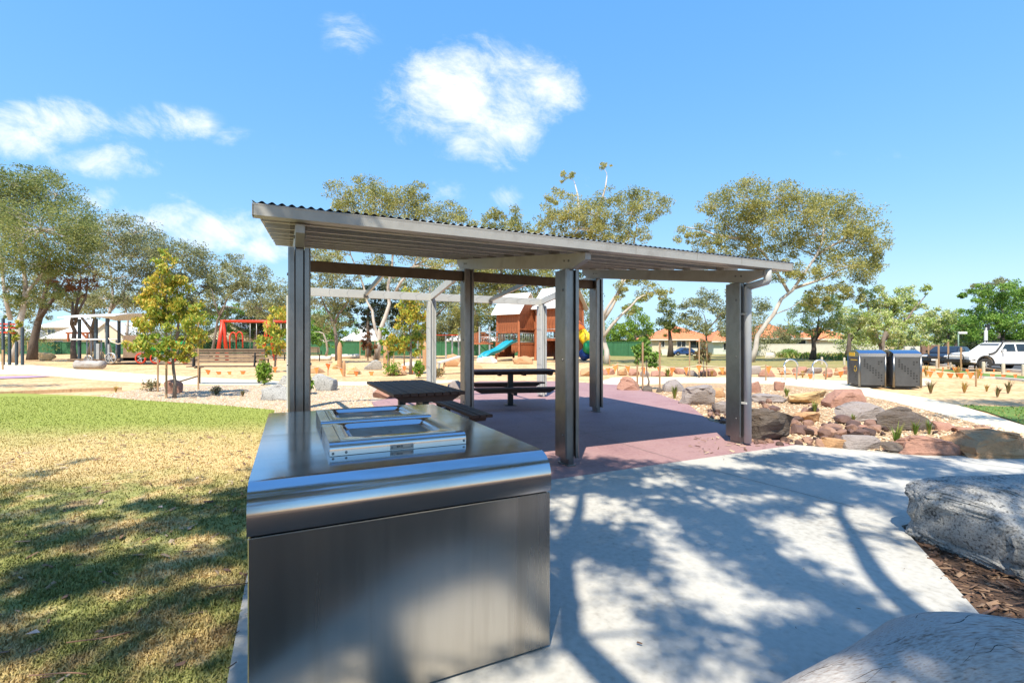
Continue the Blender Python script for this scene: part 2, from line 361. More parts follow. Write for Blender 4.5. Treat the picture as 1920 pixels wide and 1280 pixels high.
# ------------------------------------------------------------------ the ground
def lawn_mat():
    m = bpy.data.materials.new('patchy_lawn'); m.use_nodes = True; t = m.node_tree; t.nodes.clear(); MATS['patchy_lawn'] = m
    N = lambda ty: t.nodes.new(ty)
    o = N('ShaderNodeOutputMaterial'); p = N('ShaderNodeBsdfPrincipled'); t.links.new(p.outputs[0], o.inputs[0]); p.inputs['Roughness'].default_value = .9
    p.inputs['Specular IOR Level'].default_value = .2
    g = N('ShaderNodeNewGeometry'); sep = N('ShaderNodeSeparateXYZ'); t.links.new(g.outputs['Position'], sep.inputs[0])
    def mth(op, a, b, clamp=False):
        n = N('ShaderNodeMath'); n.operation = op; n.use_clamp = clamp
        for i, v in enumerate((a, b)):
            if isinstance(v, (int, float)): n.inputs[i].default_value = v
            else: t.links.new(v, n.inputs[i])
        return n.outputs[0]
    def nz(s, d=5):
        n = N('ShaderNodeTexNoise'); n.inputs['Scale'].default_value = s; n.inputs['Detail'].default_value = d; n.inputs['Roughness'].default_value = .6
        t.links.new(g.outputs['Position'], n.inputs['Vector']); return n.outputs[0]
    def mix(f, a, b):
        n = N('ShaderNodeMix'); n.data_type = 'RGBA'; t.links.new(f, n.inputs[0])
        for i, v in ((6, a), (7, b)):
            if isinstance(v, tuple): n.inputs[i].default_value = (*v, 1)
            else: t.links.new(v, n.inputs[i])
        return n.outputs[2]
    def ss(v, a, b):
        n = N('ShaderNodeMapRange'); n.interpolation_type = 'SMOOTHSTEP'; t.links.new(v, n.inputs[0])
        n.inputs[1].default_value = a; n.inputs[2].default_value = b; return n.outputs[0]
    big, mid, fin = nz(.55, 4), nz(2.4, 5), nz(60, 4)
    yy = mth('ADD', mth('SUBTRACT', sep.outputs[1], mth('MULTIPLY', sep.outputs[0], .10)), mth('MULTIPLY', mth('SUBTRACT', big, .5), 3.6))
    far = ss(yy, 6.8, 10.2)                                     # watered strip along the gravel
    near = mth('MULTIPLY', mth('SUBTRACT', 1.0, ss(yy, 4.8, 6.6)), ss(mth('ADD', mth('MULTIPLY', mid, .65), mth('MULTIPLY', big, .35)), .40, .53))
    gi = g.outputs['Random Per Island']
    var = mth('ADD', mth('MULTIPLY', fin, .5), mth('MULTIPLY', gi, .5))
    dry = mix(ss(var, .25, .75), (.42,.29,.115), (.62,.47,.23))
    dirt = mix(ss(fin, .3, .7), (.17,.11,.065), (.30,.20,.12))
    dry = mix(mth('MULTIPLY', ss(nz(1.3, 5), .50, .63), mth('SUBTRACT', 1.0, ss(yy, 3.5, 7.0))), dry, dirt)
    green = mix(ss(var, .25, .75), (.10,.165,.035), (.23,.27,.08))
    lush = mix(ss(var, .25, .75), (.14,.20,.03), (.26,.31,.055))
    c = mix(mth('MULTIPLY', near, .8), dry, green); c = mix(mth('MULTIPLY', far, .92), c, lush)
    t.links.new(c, p.inputs['Base Color'])
    b = N('ShaderNodeBump'); b.inputs['Strength'].default_value = .7; b.inputs['Distance'].default_value = .03
    t.links.new(mth('ADD', mth('MULTIPLY', fin, .7), mth('MULTIPLY', mid, .6)), b.inputs['Height']); t.links.new(b.outputs[0], p.inputs['Normal'])
    return m
LAWNM = lawn_mat()
big = [(-700,-300),(700,-300),(700,1500),(-700,1500)]
sheet('ground', SAND, big, -0.05)
lawn_edge = [L(-3.386,-2.59), L(-3.386, 6.6)]
A0 = L(-3.386, -3.30)
lawn_poly = [A0, L(-3.386,-.5), L(-3.386,6.6), G(515,767), G(400,757), G(250,748), G(180,741.5), G(60,737), G(0,735.5), Vector((-34,16,0)), Vector((-34,-2,0)), Vector((-2.5,-1.2,0))]
lawn_poly = [p for p in lawn_poly if p != lawn_poly[2]]
# lawn as a gently uneven grid
def lawn_sheet():
    bm = bmesh.new(); vs = [bm.verts.new((p[0], p[1], -.014)) for p in lawn_poly]; f = bm.faces.new(vs)
    if f.normal.z < 0: bmesh.ops.reverse_faces(bm, faces=[f])
    bmesh.ops.triangulate(bm, faces=bm.faces[:]); me = bpy.data.meshes.new('lawn'); bm.to_mesh(me); bm.free()
    return tag(link('lawn', me, LAWNM), kind='structure')
lawn_sheet()
sheet('gravel_bed', GRAVEL, [G(180,741), G(250,748), G(400,757), G(515,767), L(-3.386,2.8), L(-1.3,3.6), L(-.6,8.3), G(700,722), G(600,724), G(480,721), G(330,722), G(250,730)], -.018)
sheet('mulch_garden', MULCH, [G(1850,1165), G(1690,985), G(1920,925), Vector((14,5.6,0)), Vector((14,-8,0)), Vector((-12,-8,0)), Vector((-4,-1.2,0)), A0 + Vector((0,-.002,0)), Vector((.4,1.05,0)), Vector((2.05,1.5,0))], -.022)
conc_poly = [A0, L(-3.386,-.5), G(1493,833.5), G(1600,842), G(1700,849), G(1800,854), G(1920,858), Vector((9.6,5.5,0)), Vector((9.6,4.85,0)), G(1920,925), G(1690,985), G(1850,1165), Vector((2.05,1.5,0)), Vector((.4,1.05,0))]
sheet('concrete_pavement', CONC, conc_poly, 0.0, thick=.05)
slab_poly = [L(-3.386,-.5), G(1493,833.5), G(1400,806), G(1330,788), G(1290,757), G(1225,735), G(1160,721), G(1050,714), G(900,714), L(-.5,8.4), L(-1.2,7.6), L(-1.5,4.4), L(-3.386,2.9)]
sheet('shelter_slab', SLABM, slab_poly, -.001, thick=.05)
sheet('garden_gravel', mat('rock_garden_gravel', [(.40,.25,.13),(.56,.40,.24),(.30,.175,.095),(.60,.45,.28)], 11, .95, 0, .9, 24, (1,1,1), 4, 'World', bdist=.04),
      [G(1493,833), G(1600,841), G(1700,848), G(1800,853), G(1920,857), Vector((11,6.2,0)), G(1925,812), G(1757,772), G(1660,748), G(1560,729), G(1450,719), G(1300,717), G(1180,722), G(1225,735), G(1290,757), G(1330,788), G(1400,806)], -.028)
sheet('garden_path', CONCL, [G(1100,722), G(1300,716), G(1450,718), G(1560,729), G(1660,748), G(1757,772), G(1920,815), Vector((14,7.4,0)), Vector((14,8.6,0)), G(1920,795), G(1810,761), G(1730,743), G(1640,729), G(1590,713), G(1450,706), G(1150,706)], -.020, thick=.03)
sheet('grass_patch', LUSH, [G(1795,757), G(1925,761), Vector((22,11,0)), G(1925,794), G(1850,769)], -.024)
sheet('dry_field', FIELD, [G(1105,684), G(1300,687), G(1500,687), G(1640,690), G(1640,676), Vector((60,75,0)), Vector((60,140,0)), Vector((10,140,0)), G(1110,668)], -.030)
sheet('left_path', CONCL, [G(-60,700), G(60,700), G(200,712), G(330,719), G(480,720), G(560,722), G(700,720), G(840,716), G(860,711), G(690,714), G(540,714), G(300,702), G(130,690), G(0,677), G(-80,676)], -.026, thick=.02)
sheet('softfall_path', PURP, [G(-40,705), G(60,703), G(100,704), G(50,707), G(-40,710)], -.020)
sheet('carpark', ASPH, [G(1730,683), G(1925,696), Vector((60,24,0)), Vector((120,90,0)), Vector((38,64,0)), G(1700,668)], -.036)
sheet('verge_grass', LUSH, [G(1735,689), G(1925,704), Vector((34,19,0)), G(1925,714), G(1870,706), G(1800,698)], -.030)
# joints in the concrete
for a, b in [(G(1330,879), G(1600,950)), (G(1600,842), G(1925,880)), (L(-3.386,1.6), L(4.1,1.6)), (L(1.4,-.5), L(1.4,7.5)), (L(-1.7,-.5), L(-1.7,3.9))]:
    a = a.copy(); b = b.copy(); d = (b-a).normalized(); n = Vector((-d.y, d.x, 0))*.004
    sheet('pavement_joint', JOINT, [a-n, b-n, b+n, a+n], .0035)
kb = [G(1700,680), G(1760,685), G(1840,691), G(1925,698), Vector((40,21,0))]
for i in range(len(kb)-1):
    a, b = kb[i], kb[i+1]; o = beam('kerb', KERB, a+Vector((0,0,.03)), b+Vector((0,0,.03)), .25, .16); tag(o, kind='structure')
kb = [G(1815,706), G(1870,708.5), G(1925,713), Vector((30,17,0))]
for i in range(len(kb)-1):
    o = beam('kerb', KERB, kb[i]+Vector((0,0,.0)), kb[i+1]+Vector((0,0,.0)), .2, .10); tag(o, kind='structure')
ed = beam('timber_edging', STAKEM, G(0,737), G(228,730)+Vector((0,0,.03)), .04, .10); tag(ed, 'thin timber garden edging between sandy ground and pale gravel bed', 'edging')

# grass blades
def blades(name, poly, n, hmin, hmax, m, label, yr, seed, keep=None, wd=.0024, z0=-.014, grow=0.0):
    rg = np.random.default_rng(seed)
    xs0 = min(p[0] for p in poly); xs1 = max(p[0] for p in poly)
    # density falls with distance
    yy = yr[0] * (yr[1]/yr[0]) ** rg.random(n*3)
    xx = rg.uniform(-1.12, 1.12, n*3) * yy
    ok = inside(poly, xx, yy)
    if keep is not None: ok &= keep(xx, yy, rg)
    xx, yy = xx[ok][:n], yy[ok][:n]; k = len(xx)
    h = rg.uniform(hmin, hmax, k) * (0.6 + 0.4*rg.random(k)); a = rg.uniform(0, 2*np.pi, k); ln = rg.uniform(.2, 1.3, k) * h
    wv = wd * (1 + yy * (.13 + grow)); dx, dy = np.cos(a), np.sin(a); px_, py_ = -dy*wv, dx*wv
    V = np.zeros((k, 5, 3)); z = np.full(k, z0)
    V[:,0] = np.stack([xx-px_, yy-py_, z], 1); V[:,1] = np.stack([xx+px_, yy+py_, z], 1)
    mx_, my_ = xx+dx*ln*.35, yy+dy*ln*.35
    V[:,2] = np.stack([mx_+px_*.8, my_+py_*.8, z+h*.65], 1); V[:,3] = np.stack([mx_-px_*.8, my_-py_*.8, z+h*.65], 1)
    V[:,4] = np.stack([xx+dx*ln, yy+dy*ln, z+h*.95], 1)
    me = bpy.data.meshes.new(name); base = np.arange(k)*5
    me.vertices.add(k*5); me.vertices.foreach_set('co', V.reshape(-1))
    loops = np.concatenate([np.stack([base,base+1,base+2,base+3],1), np.stack([base+3,base+2,base+4,base+4],1)[:,:3]], 1)
    me.loops.add(k*7); me.loops.foreach_set('vertex_index', loops.reshape(-1).astype(np.int32))
    st = np.stack([np.arange(k)*7, np.arange(k)*7+4], 1).reshape(-1)
    me.polygons.add(k*2); me.polygons.foreach_set('loop_start', st.astype(np.int32)); me.update(calc_edges=True); me.validate()
    return tag(link(name, me, m), label, 'grass', None, 'stuff')
def clumpy(x, y, rg):
    v = np.sin(x*2.1+.7*np.sin(y*1.7)) * np.cos(y*2.6+.9*np.sin(x*1.3)) + .6*np.sin(x*7+y*5) * np.cos(y*8-x*3)
    near = y < 5.2
    return np.where(near, rg.random(len(x)) < (.42 + .45*(v > -.1)), rg.random(len(x)) < .55)
blades('grass_blades', lawn_poly, 170000, .010, .032, LAWNM, 'short patchy green and straw coloured grass blades of the lawn', (1.85, 13.5), 3, clumpy)
def tufty(x, y, rg):
    v = np.sin(x*5.1+1.7*np.sin(y*2.7)) * np.cos(y*5.6+1.9*np.sin(x*2.3)) + .5*np.sin(x*13+y*9)
    return v > .55
blades('grass_tufts', lawn_poly, 9000, .03, .06, LAWNM, 'longer green and straw grass tufts standing out of the near lawn', (1.85, 6.0), 6, tufty, .0022)
blades('verge_blades', [G(1795,757), G(1925,761), Vector((22,11,0)), G(1925,794), G(1850,769)], 6000, .03, .07, TUFT, 'short bright green grass patch beside the garden path', (7.5, 12.5), 4, None, .004, -.03)
blades('tall_grass', [G(1440,668), G(1500,672), G(1600,676), G(1660,677), Vector((50,55,0)), Vector((40,62,0)), G(1430,663)], 9000, .35, .8, TUFT, 'tall green grass growing in front of the cream fence', (30, 70), 5, None, .012, -.03)

# ------------------------------------------------------------------ barbecue cabinet
BW, BL, BH, SEAM = 1.316, 2.23, .96, .774
bq = thing('barbecue', 'large brushed stainless steel barbecue cabinet with two square hotplates on its top', 'barbecue', Vector((-.995,1.758,0)), RZ)
rr = .115
arc = [(rr - rr*math.cos(t), BH - rr + rr*math.sin(t)) for t in np.linspace(0, math.pi/2, 11)]
prof = [(0, SEAM+.003)] + arc + [(BL - a, z) for a, z in reversed(arc)] + [(BL, SEAM+.003)]
prism('lid', STEEL, prof, 0, BW, 'x', bq, smooth=True)
box('front_panel', STEELV, (BW-.008, .012, SEAM-.018), (BW/2, .010, (SEAM-.018)/2+.012), parent=bq, bev=.003)
box('back_panel', STEELV, (BW-.008, .012, SEAM-.018), (BW/2, BL-.010, (SEAM-.018)/2+.012), parent=bq, bev=.003)
for x in (.010, BW-.010):
    for k in range(2):
        box('side_panel', STEELV, (.012, (BL-.06)/2-.004, SEAM-.018), (x, .03+(BL-.06)/4*(1+2*k), (SEAM-.018)/2+.012), parent=bq, bev=.003)
box('plinth', BLACKS, (BW-.06, BL-.06, .012), (BW/2, BL/2, .006), parent=bq)
box('inner_frame', BLACKS, (BW-.04, BL-.04, SEAM-.05), (BW/2, BL/2, SEAM/2), parent=bq)
def rrect(x0, y0, x1, y1, r, n=6):
    pts = []
    for cx, cy, a0 in ((x1-r,y1-r,0),(x0+r,y1-r,90),(x0+r,y0+r,180),(x1-r,y0+r,270)):
        for i in range(n+1):
            a = R(a0+90*i/n); pts.append((cx+r*math.cos(a), cy+r*math.sin(a)))
    return pts
def hotplate(x0, y0, wd, dp, badge):
    h = link('hotplate', None, None, bq, (x0, y0, BH))
    hz = .062; r2 = .03
    a2 = [(r2 - r2*math.cos(t), hz - r2 + r2*math.sin(t)) for t in np.linspace(0, math.pi/2, 7)]
    # surround: front and back rounded rails with flat side rails
    p = [(0,.002)] + a2 + [(.10, hz), (.10, .002)]
    prism('rail', STEEL, p, 0, wd, 'x', h, smooth=True)
    prism('rail', STEEL, [(dp-.07,.002),(dp-.07,hz),(dp-.004,hz),(dp,hz-.004),(dp,.002)], 0, wd, 'x', h)
    box('side_rail', STEEL, (.10, dp-.17, hz-.002), (.05, .10+(dp-.17)/2, hz/2), parent=h)
    box('side_rail', STEEL, (.10, dp-.17, hz-.002), (wd-.05, .10+(dp-.17)/2, hz/2), parent=h)
    # pressed tray sheet: lip proud of the rails, recessed floor
    loops = [(rrect(.055,.055,wd-.035,dp-.03,.012), hz+.001), (rrect(.055,.055,wd-.035,dp-.03,.012), hz+.005), (rrect(.098,.098,wd-.098,dp-.068,.06), hz+.005),
             (rrect(.106,.106,wd-.106,dp-.076,.055), hz-.001), (rrect(.118,.118,wd-.118,dp-.088,.05), hz-.018), (rrect(.135,.135,wd-.135,dp-.105,.04), hz-.022)]
    V, Fc = [], []; n = len(loops[0][0])
    for pl, z in loops: V += [(x, y, z) for x, y in pl]
    for i in range(len(loops)-1):
        for k in range(n): Fc.append((i*n+k, i*n+(k+1) % n, (i+1)*n+(k+1) % n, (i+1)*n+k))
    tr = link('tray', mesh('tray', V, Fc, True), STEEL, h); tr.data.set_sharp_from_angle(angle=R(50))
    fl = [(x, y, hz-.022) for x, y in loops[-1][0]]
    link('cooking_plate', mesh('plate', fl, [tuple(range(n))]), PLATE, h)
    link('drain_hole', mesh('drain', [(wd*.5+.012*math.cos(a), dp*.52+.012*math.sin(a), hz-.020) for a in np.linspace(0, 2*np.pi, 13)[:-1]], [tuple(range(12))]), BLACKS, h)
    for sx, sz in ((.015,.014),(.075,.016),(wd-.012,.02)):
        o = link('screw', lathe_me([(0,.004),(.006,.003),(.007,0)], 8), BOLT, h, (sx, -.0005, sz), (R(90),0,0))
    if badge:
        b = box('badge', GREYP, (.118,.003,.026), (wd*.5,-.002,.018), parent=h, bev=.001)
        for sx in (-.05, .05): link('rivet', lathe_me([(0,.003),(.004,.002),(.005,0)], 8), BOLT, b, (sx, -.0015, 0), (R(90),0,0))
        V, Fc = [], []
        def q(x0, z0, x1, z1, s=0.0):
            i = len(V); V.extend([(x0,-.0021,z0),(x1,-.0021,z0),(x1+s,-.0021,z1),(x0+s,-.0021,z1)]); Fc.append((i,i+1,i+2,i+3))
        i = len(V); V.extend([(-.030,-.0021,.003),(-.020,-.0021,-.004),(-.020,-.0021,.010)]); Fc.append((i,i+1,i+2))
        i = len(V); V.extend([(-.010,-.0021,.003),(-.018,-.0021,-.004),(-.018,-.0021,.010)]); Fc.append((i,i+1,i+2))
        q(-.008,-.004,-.005,.009); q(-.005,.006,.002,.009); q(0,.002,.003,.007); q(-.005,.001,.002,.003); q(-.001,-.004,.002,.001,-.002); q(.004,-.006,.036,-.0045); q(.036,-.0055,.041,-.004,.002)
        link('emblem', mesh('emblem', V, Fc), BLACKS, b)
    return h
hotplate(.32, .39, .69, .61, True)
hotplate(.32, 1.07, .69, .61, False)

# ------------------------------------------------------------------ shelter
sh = thing('picnic_shelter', 'open sided steel picnic shelter with skillion corrugated roof and plum floor', 'shelter', CPT, RZ)
def chan_post(root, u, v, top, base=.10, cm=GALV):
    p = link('post', None, None, root, (u, v, 0))
    for s in (-1, 1):
        # C channel, lips towards the core: web outside
        x0, x1 = s*.045, s*.098
        pl = [(x0,-.135),(x0,-.105),(x0+s*.005,-.105),(x0+s*.005,-.13),(x1-s*.012,-.13),(x1-s*.005,-.123),(x1-s*.005,.123),(x1-s*.012,.13),(x0+s*.005,.13),(x0+s*.005,.105),(x0,.105),(x0,.135),(x1-s*.014,.135),(x1,.121),(x1,-.121),(x1-s*.014,-.135)]
        prism('channel', cm, pl, base, top, 'z', p, smooth=True)
        for z in (base+.28, (base+top)*.52, top-.25):
            link('bolt', lathe_me([(0,.010),(.012,.010),(.013,.008),(.013,0)], 8), BOLT, p, (x1, -.06, z), (0, R(90)*s, 0))
    box('core', cm, (.082, .20, top+.02), (0, 0, (top+.02)/2+.001), parent=p, bev=.008)
    box('base_plate', BOLT, (.11, .24, .014), (0, 0, .008), parent=p)
    return p
SL = .145
PURL = mat('zinc_purlin', [(.56,.56,.54),(.64,.64,.62),(.50,.495,.475)], 6, .45, .15, 0, rvar=.1)
def rb(v): return 2.435 + SL*v         # underside of the rafters
for u, v in ((-3.05,0),(0,0),(3.05,0),(-3.05,3.65),(0,3.65),(3.05,3.65)): chan_post(sh, u, v, rb(v)-.02)
for u in (-3.05, 0, 3.05):
    pl = [(-.16, rb(-.16)), (-.46, rb(-.46)+.115), (-.46, rb(-.46)+.19), (4.15, rb(4.15)+.19), (4.15, rb(4.15)+.10), (3.95, rb(3.95))]
    rf = prism('rafter', GREYP, pl, -.038, .038, 'x', sh, (u, 0, 0))
    for v in (-.10, .0, 3.60, 3.70):
        for s in (-1, 1): link('bolt', lathe_me([(0,.010),(.013,.010),(.014,.008),(.014,0)], 8), BOLT, rf, (s*.0385, v, rb(v)+.10), (0, R(90)*s, 0))
PV = [-.36, .32, 1.02, 1.72, 2.42, 3.12, 3.80, 4.30]
for v in PV:
    z = rb(v)+.192
    for u0, u1 in ((-3.36,-.004),(.004,3.46)):
        pl = [(0,0),(.055,.008),(.055,.013),(.005,.006),(.005,.112),(.055,.119),(.055,.124),(0,.117)]
        prism('purlin', PURL, [(v+a, z+b) for a, b in pl], u0, u1, 'x', sh)
    for u in (-3.05, 0, 3.05):
        c = box('cleat', GREYP, (.16,.008,.10), (u, v-.006, z+.055), parent=sh)
        for s in (-.045, .045): link('bolt', lathe_me([(0,.008),(.011,.008),(.011,0)], 8), BOLT, c, (s, -.004, 0), (R(90),0,0))
# corrugated sheets
pitch, amp = .0762, .0105
u0 = -3.42; nsh = 9; cover = 6.95/nsh
for s in range(nsh):
    us = np.linspace(0, cover+.02, 84)
    V, Fc = [], []
    for v in (-.56, 1.9, 4.42):
        for u in us:
            V.append((u, v, rb(v)+.192+.141 + amp*math.cos(2*math.pi*(u+s*cover)/pitch) + .0015*(s % 2)))
    n = len(us)
    for j in range(2):
        for k in range(n-1): Fc.append((j*n+k, j*n+k+1, (j+1)*n+k+1, (j+1)*n+k))
    o = link('roof_sheet', mesh('roof_sheet', V, Fc, True), ROOFM, sh, (u0+s*cover, 0, 0))
    sm = o.modifiers.new('t', 'SOLIDIFY'); sm.thickness = .0012; sm.offset = 1
# gutter lengths with end caps
gz = 2.576
gp = [(-.56,gz),(-.44,gz),(-.44,gz+.095),(-.444,gz+.095),(-.444,gz+.004),(-.556,gz+.004),(-.556,gz+.080),(-.548,gz+.093),(-.556,gz+.100),(-.563,gz+.093),(-.560,gz+.080)]
cuts = [-3.41, .62, 1.62, 2.45, 3.52]
for i in range(len(cuts)-1):
    prism('gutter_length', GREYP, gp, cuts[i]+.002, cuts[i+1]-.002, 'x', sh)
for u in (-3.415, 3.525): box('gutter_end', GREYP, (.006,.13,.102), (u,-.502,gz+.049), parent=sh)
box('fascia', GREYP, (6.86,.018,.09), (.06,-.425,gz+.05), parent=sh)
for v0 in (-3.40, 3.50):
    pl = [(-.42, rb(-.42)+.29), (4.38, rb(4.38)+.29), (4.38, rb(4.38)+.318), (-.42, rb(-.42)+.318)]
    prism('barge_trim', GREYP, pl, v0-.012, v0+.012, 'x', sh)
# downpipe on the right front post
dp_ = [(3.06,-.50,gz+.01),(3.06,-.50,gz-.16),(3.06,-.495,gz-.175),(3.035,-.21,gz-.225),(3.03,-.20,gz-.235),(3.03,-.20,gz-.26),(3.03,-.20,.03)]
tube('downpipe', mat('downpipe_paint', [(.40,.42,.44),(.47,.49,.51)], 3, .45), dp_, .052, sh, 14)
for z in (.62, 1.95): box('pipe_strap', WHITEP, (.12,.10,.03), (3.03,-.175,z), parent=sh, bev=.004)
# brown tie beam along the back row
for u0_, u1_ in ((-2.95,-.10),(.10,2.95)):
    box('tie_beam', BROWNB, (u1_-u0_, .06, .19), ((u0_+u1_)/2, 3.65, 2.82), parent=sh, bev=.004)

# ------------------------------------------------------------------ pergola frame behind
pg = thing('pergola_frame', 'roofless pale steel pergola frame joined behind the picnic shelter', 'pergola', CPT, RZ)
GV = 6.82
for u in (-3.10, .17, 3.42): chan_post(pg, u, GV, 2.60, .06, WHITEP)
for u0_, u1_ in ((-3.15, .165), (.175, 3.50)):
    b = box('cross_beam', WHITEP, (u1_-u0_, .07, .19), ((u0_+u1_)/2, GV, 2.71), parent=pg, bev=.004)
for u, u2 in ((-3.10,-3.05),(.17,0),(3.42,3.05)): beam('rafter', WHITEP, (u, GV-.035, 2.72), (u2, 3.72, 2.99), .07, .17, pg, .004)
for u, u2 in ((-1.47,-1.52),(1.80,1.52)):
    beam('mid_rafter', GALV, (u, GV-.05, 2.70), (u2, 3.70, 2.87), .05, .10, pg, .003)
    box('bracket', BOLT, (.10,.06,.07), (u, GV-.06, 2.67), parent=pg)
for u in (-2.8,-2.3,-1.9,-1.05,-.65,-.25,.6,1.0,1.4,2.2,2.6,3.0):
    tube('wire', GALV, [(u, GV-.036, 2.72), (u-.03, 5.2, 2.78), (u-.05, 3.69, 2.86)], .0035, pg, 5)

# ------------------------------------------------------------------ picnic tables
def slat_top(root, name, ln, wd, n, z, th=.045, gap=.010, y0=0.0, x0=0.0, taper=0.0):
    sw = (wd - gap*(n-1)) / n
    for i in range(n):
        y = y0 - wd/2 + sw/2 + i*(sw+gap)
        o = box(name, SLATM, (ln, sw, th), (x0, y, z - th/2 + .0015*math.sin(i*2.3)), (0, 0, 0.0015*math.sin(i*1.7)), root, .006)
def bearer(root, x, wd, z, y0=0.0, ht=.085):
    pl = [(-wd/2+.02, z), (wd/2-.02, z), (wd/2-.16*min(1,wd), z-ht), (-wd/2+.16*min(1,wd), z-ht)]
    prism('bearer', SLATM, pl, x-.035, x+.035, 'x', root, (0, y0, 0))
# table seen end on (long axis runs along D1)
TZ = .86
nl = G(738,739,TZ); nr = G(866,733,TZ); fl_ = G(695,712.5,TZ)
TW, TLn = .97, 2.30
c1 = nl + D2*(TW/2) + D1*(TLn/2); c1.z = 0
t1 = thing('picnic_table', 'dark slatted picnic table behind the barbecue, its single bench on the right', 'picnic table', c1, RZ+R(90))
slat_top(t1, 'slat', TLn, TW, 9, TZ)
for x in (-TLn/2+.12, -.35, .35, TLn/2-.12): bearer(t1, x, TW, TZ-.046)
box('spine', BLACKS, (TLn-.5,.09,.06), (0,0,TZ-.165), parent=t1)
for x in (-.62, .62):
    box('pedestal', BLACKS, (.11,.11,TZ-.20), (x, 0, (TZ-.20)/2+.012), parent=t1, bev=.008); box('foot_plate', BLACKS, (.22,.22,.012), (x,0,.007), parent=t1)
bz = .50; by = -(TW/2+.30)
slat_top(t1, 'bench_slat', 2.1, .30, 3, bz, .042, .010, by)
for x in (-.85, .85): bearer(t1, x, .30, bz-.043, by, .07)
for x in (-.62, .62):
    box('bench_leg', BLACKS, (.09,.09,bz-.115), (x, by, (bz-.115)/2+.012), parent=t1, bev=.006); box('foot_plate', BLACKS, (.2,.2,.012), (x,by,.007), parent=t1)
# table seen broadside
c2 = G(957,759); c2.z = 0
t2 = thing('picnic_table', 'dark slatted picnic table with a bench on each side, in the middle of the shelter', 'picnic table', c2, R(9))
Tz2 = .87
slat_top(t2, 'slat', 2.20, .92, 8, Tz2)
for x in (-.95, -.3, .3, .95): bearer(t2, x, .92, Tz2-.046)
prism('apron', SLATM, [(-1.02,Tz2-.047),(1.02,Tz2-.047),(.86,Tz2-.125),(-.86,Tz2-.125)], -.03, .03, 'y', t2)
box('pedestal', BLACKS, (.13,.13,Tz2-.10), (0,0,(Tz2-.10)/2+.012), parent=t2, bev=.008)
box('foot_plate', BLACKS, (.28,.28,.014), (0,0,.008), parent=t2)
for y in (-.78, .78):
    slat_top(t2, 'bench_slat', 2.05, .30, 3, .50, .042, .010, y)
    prism('bench_bearer', SLATM, [(-.95,.457),(.95,.457),(.80,.375),(-.80,.375)], y-.03, y+.03, 'y', t2)
    beam('bench_arm', BLACKS, (0, y*.08, .36), (0, y, .35), .08, .06, t2)
# ------------------------------------------------------------------ rocks, log, stones
def nvec(p): return Vector((noise.noise(p), noise.noise(p+Vector((31.7,11.3,5.9))), noise.noise(p+Vector((-17.1,43.9,23.3)))))
def rock_me(sx, sy, sz, seed, sub=3, blocky=.5, rough=.09, cuts=9, layer=0.0, fine=0.0, big=.11, sharp=26):
    rnd = random.Random(seed); bm = bmesh.new(); bmesh.ops.create_icosphere(bm, subdivisions=sub, radius=1)
    off = Vector((rnd.uniform(-50,50), rnd.uniform(-50,50), rnd.uniform(-50,50)))
    planes = []
    for i in range(cuts):
        n = Vector((rnd.uniform(-1,1), rnd.uniform(-1,1), rnd.uniform(-.3,1))).normalized(); planes.append((n, rnd.uniform(.58,.84)))
    tilt = (rnd.uniform(-.12,.12), rnd.uniform(-.12,.12))
    for v in bm.verts:
        c = v.co.normalized()
        q = Vector([math.copysign(abs(x)**blocky, x) for x in c]); m_ = (abs(q.x)**6+abs(q.y)**6+abs(q.z)**6)**(1/6); q = q/m_ * (.55+.45*m_) if m_ > 0 else q
        for n, dd in planes:
            k = q.dot(n)
            if k > dd: q -= n*(k-dd)*.92
        nn = nvec(q*1.1+off)*big + nvec(q*2.7+off)*rough
        if sub >= 4: nn += nvec(q*6.5+off)*rough*.45
        if fine: nn += nvec(q*17+off)*fine + nvec(q*36+off)*fine*.5
        q = q + nn
        if layer: q.x += layer*math.sin(q.z*9+noise.noise(q*2+off)*3); q.y += layer*math.sin(q.z*9+2+noise.noise(q*2+off)*3)
        q.z += tilt[0]*q.x + tilt[1]*q.y
        v.co = Vector((q.x*sx/2, q.y*sy/2, q.z*sz/2))
    zs = sorted(v.co.z for v in bm.verts); zmin = -sz*.5*.80; zmx = zs[-1]
    for v in bm.verts:
        v.co.z = (max(v.co.z, zmin) - zmin) * sz/(zmx - zmin)
    me = bm2me(bm, 'rock', True); me.set_sharp_from_angle(angle=R(sharp)); return me
def rock(px0, px1, ytop, ybase, m, label, seed, depth=.75, sub=3, rz=None, name='boulder', group=None, cat='boulder', sink=.03, z=0.0, **kw):
    """a rock that stands on the ground: its outline in the photograph gives place and size"""
    g = G((px0+px1)/2, ybase, z); d = g.y; wd = (px1-px0)*d/F; hh = (ybase-ytop)*d/F
    dp = wd*depth
    # part of the height seen is the top surface going back
    hh = max(.3*hh, hh - dp*.42*(H-hh*.7)/d*1.0)
    me = rock_me(wd*1.04, dp, hh+sink, seed, sub, **kw)
    rnd = random.Random(seed+5)
    o = link(name, me, m, None, g + Vector((0, dp*.42, -sink)), (0,0, rnd.uniform(-.12,.12) if rz is None else rz))
    return tag(o, label, cat, group)
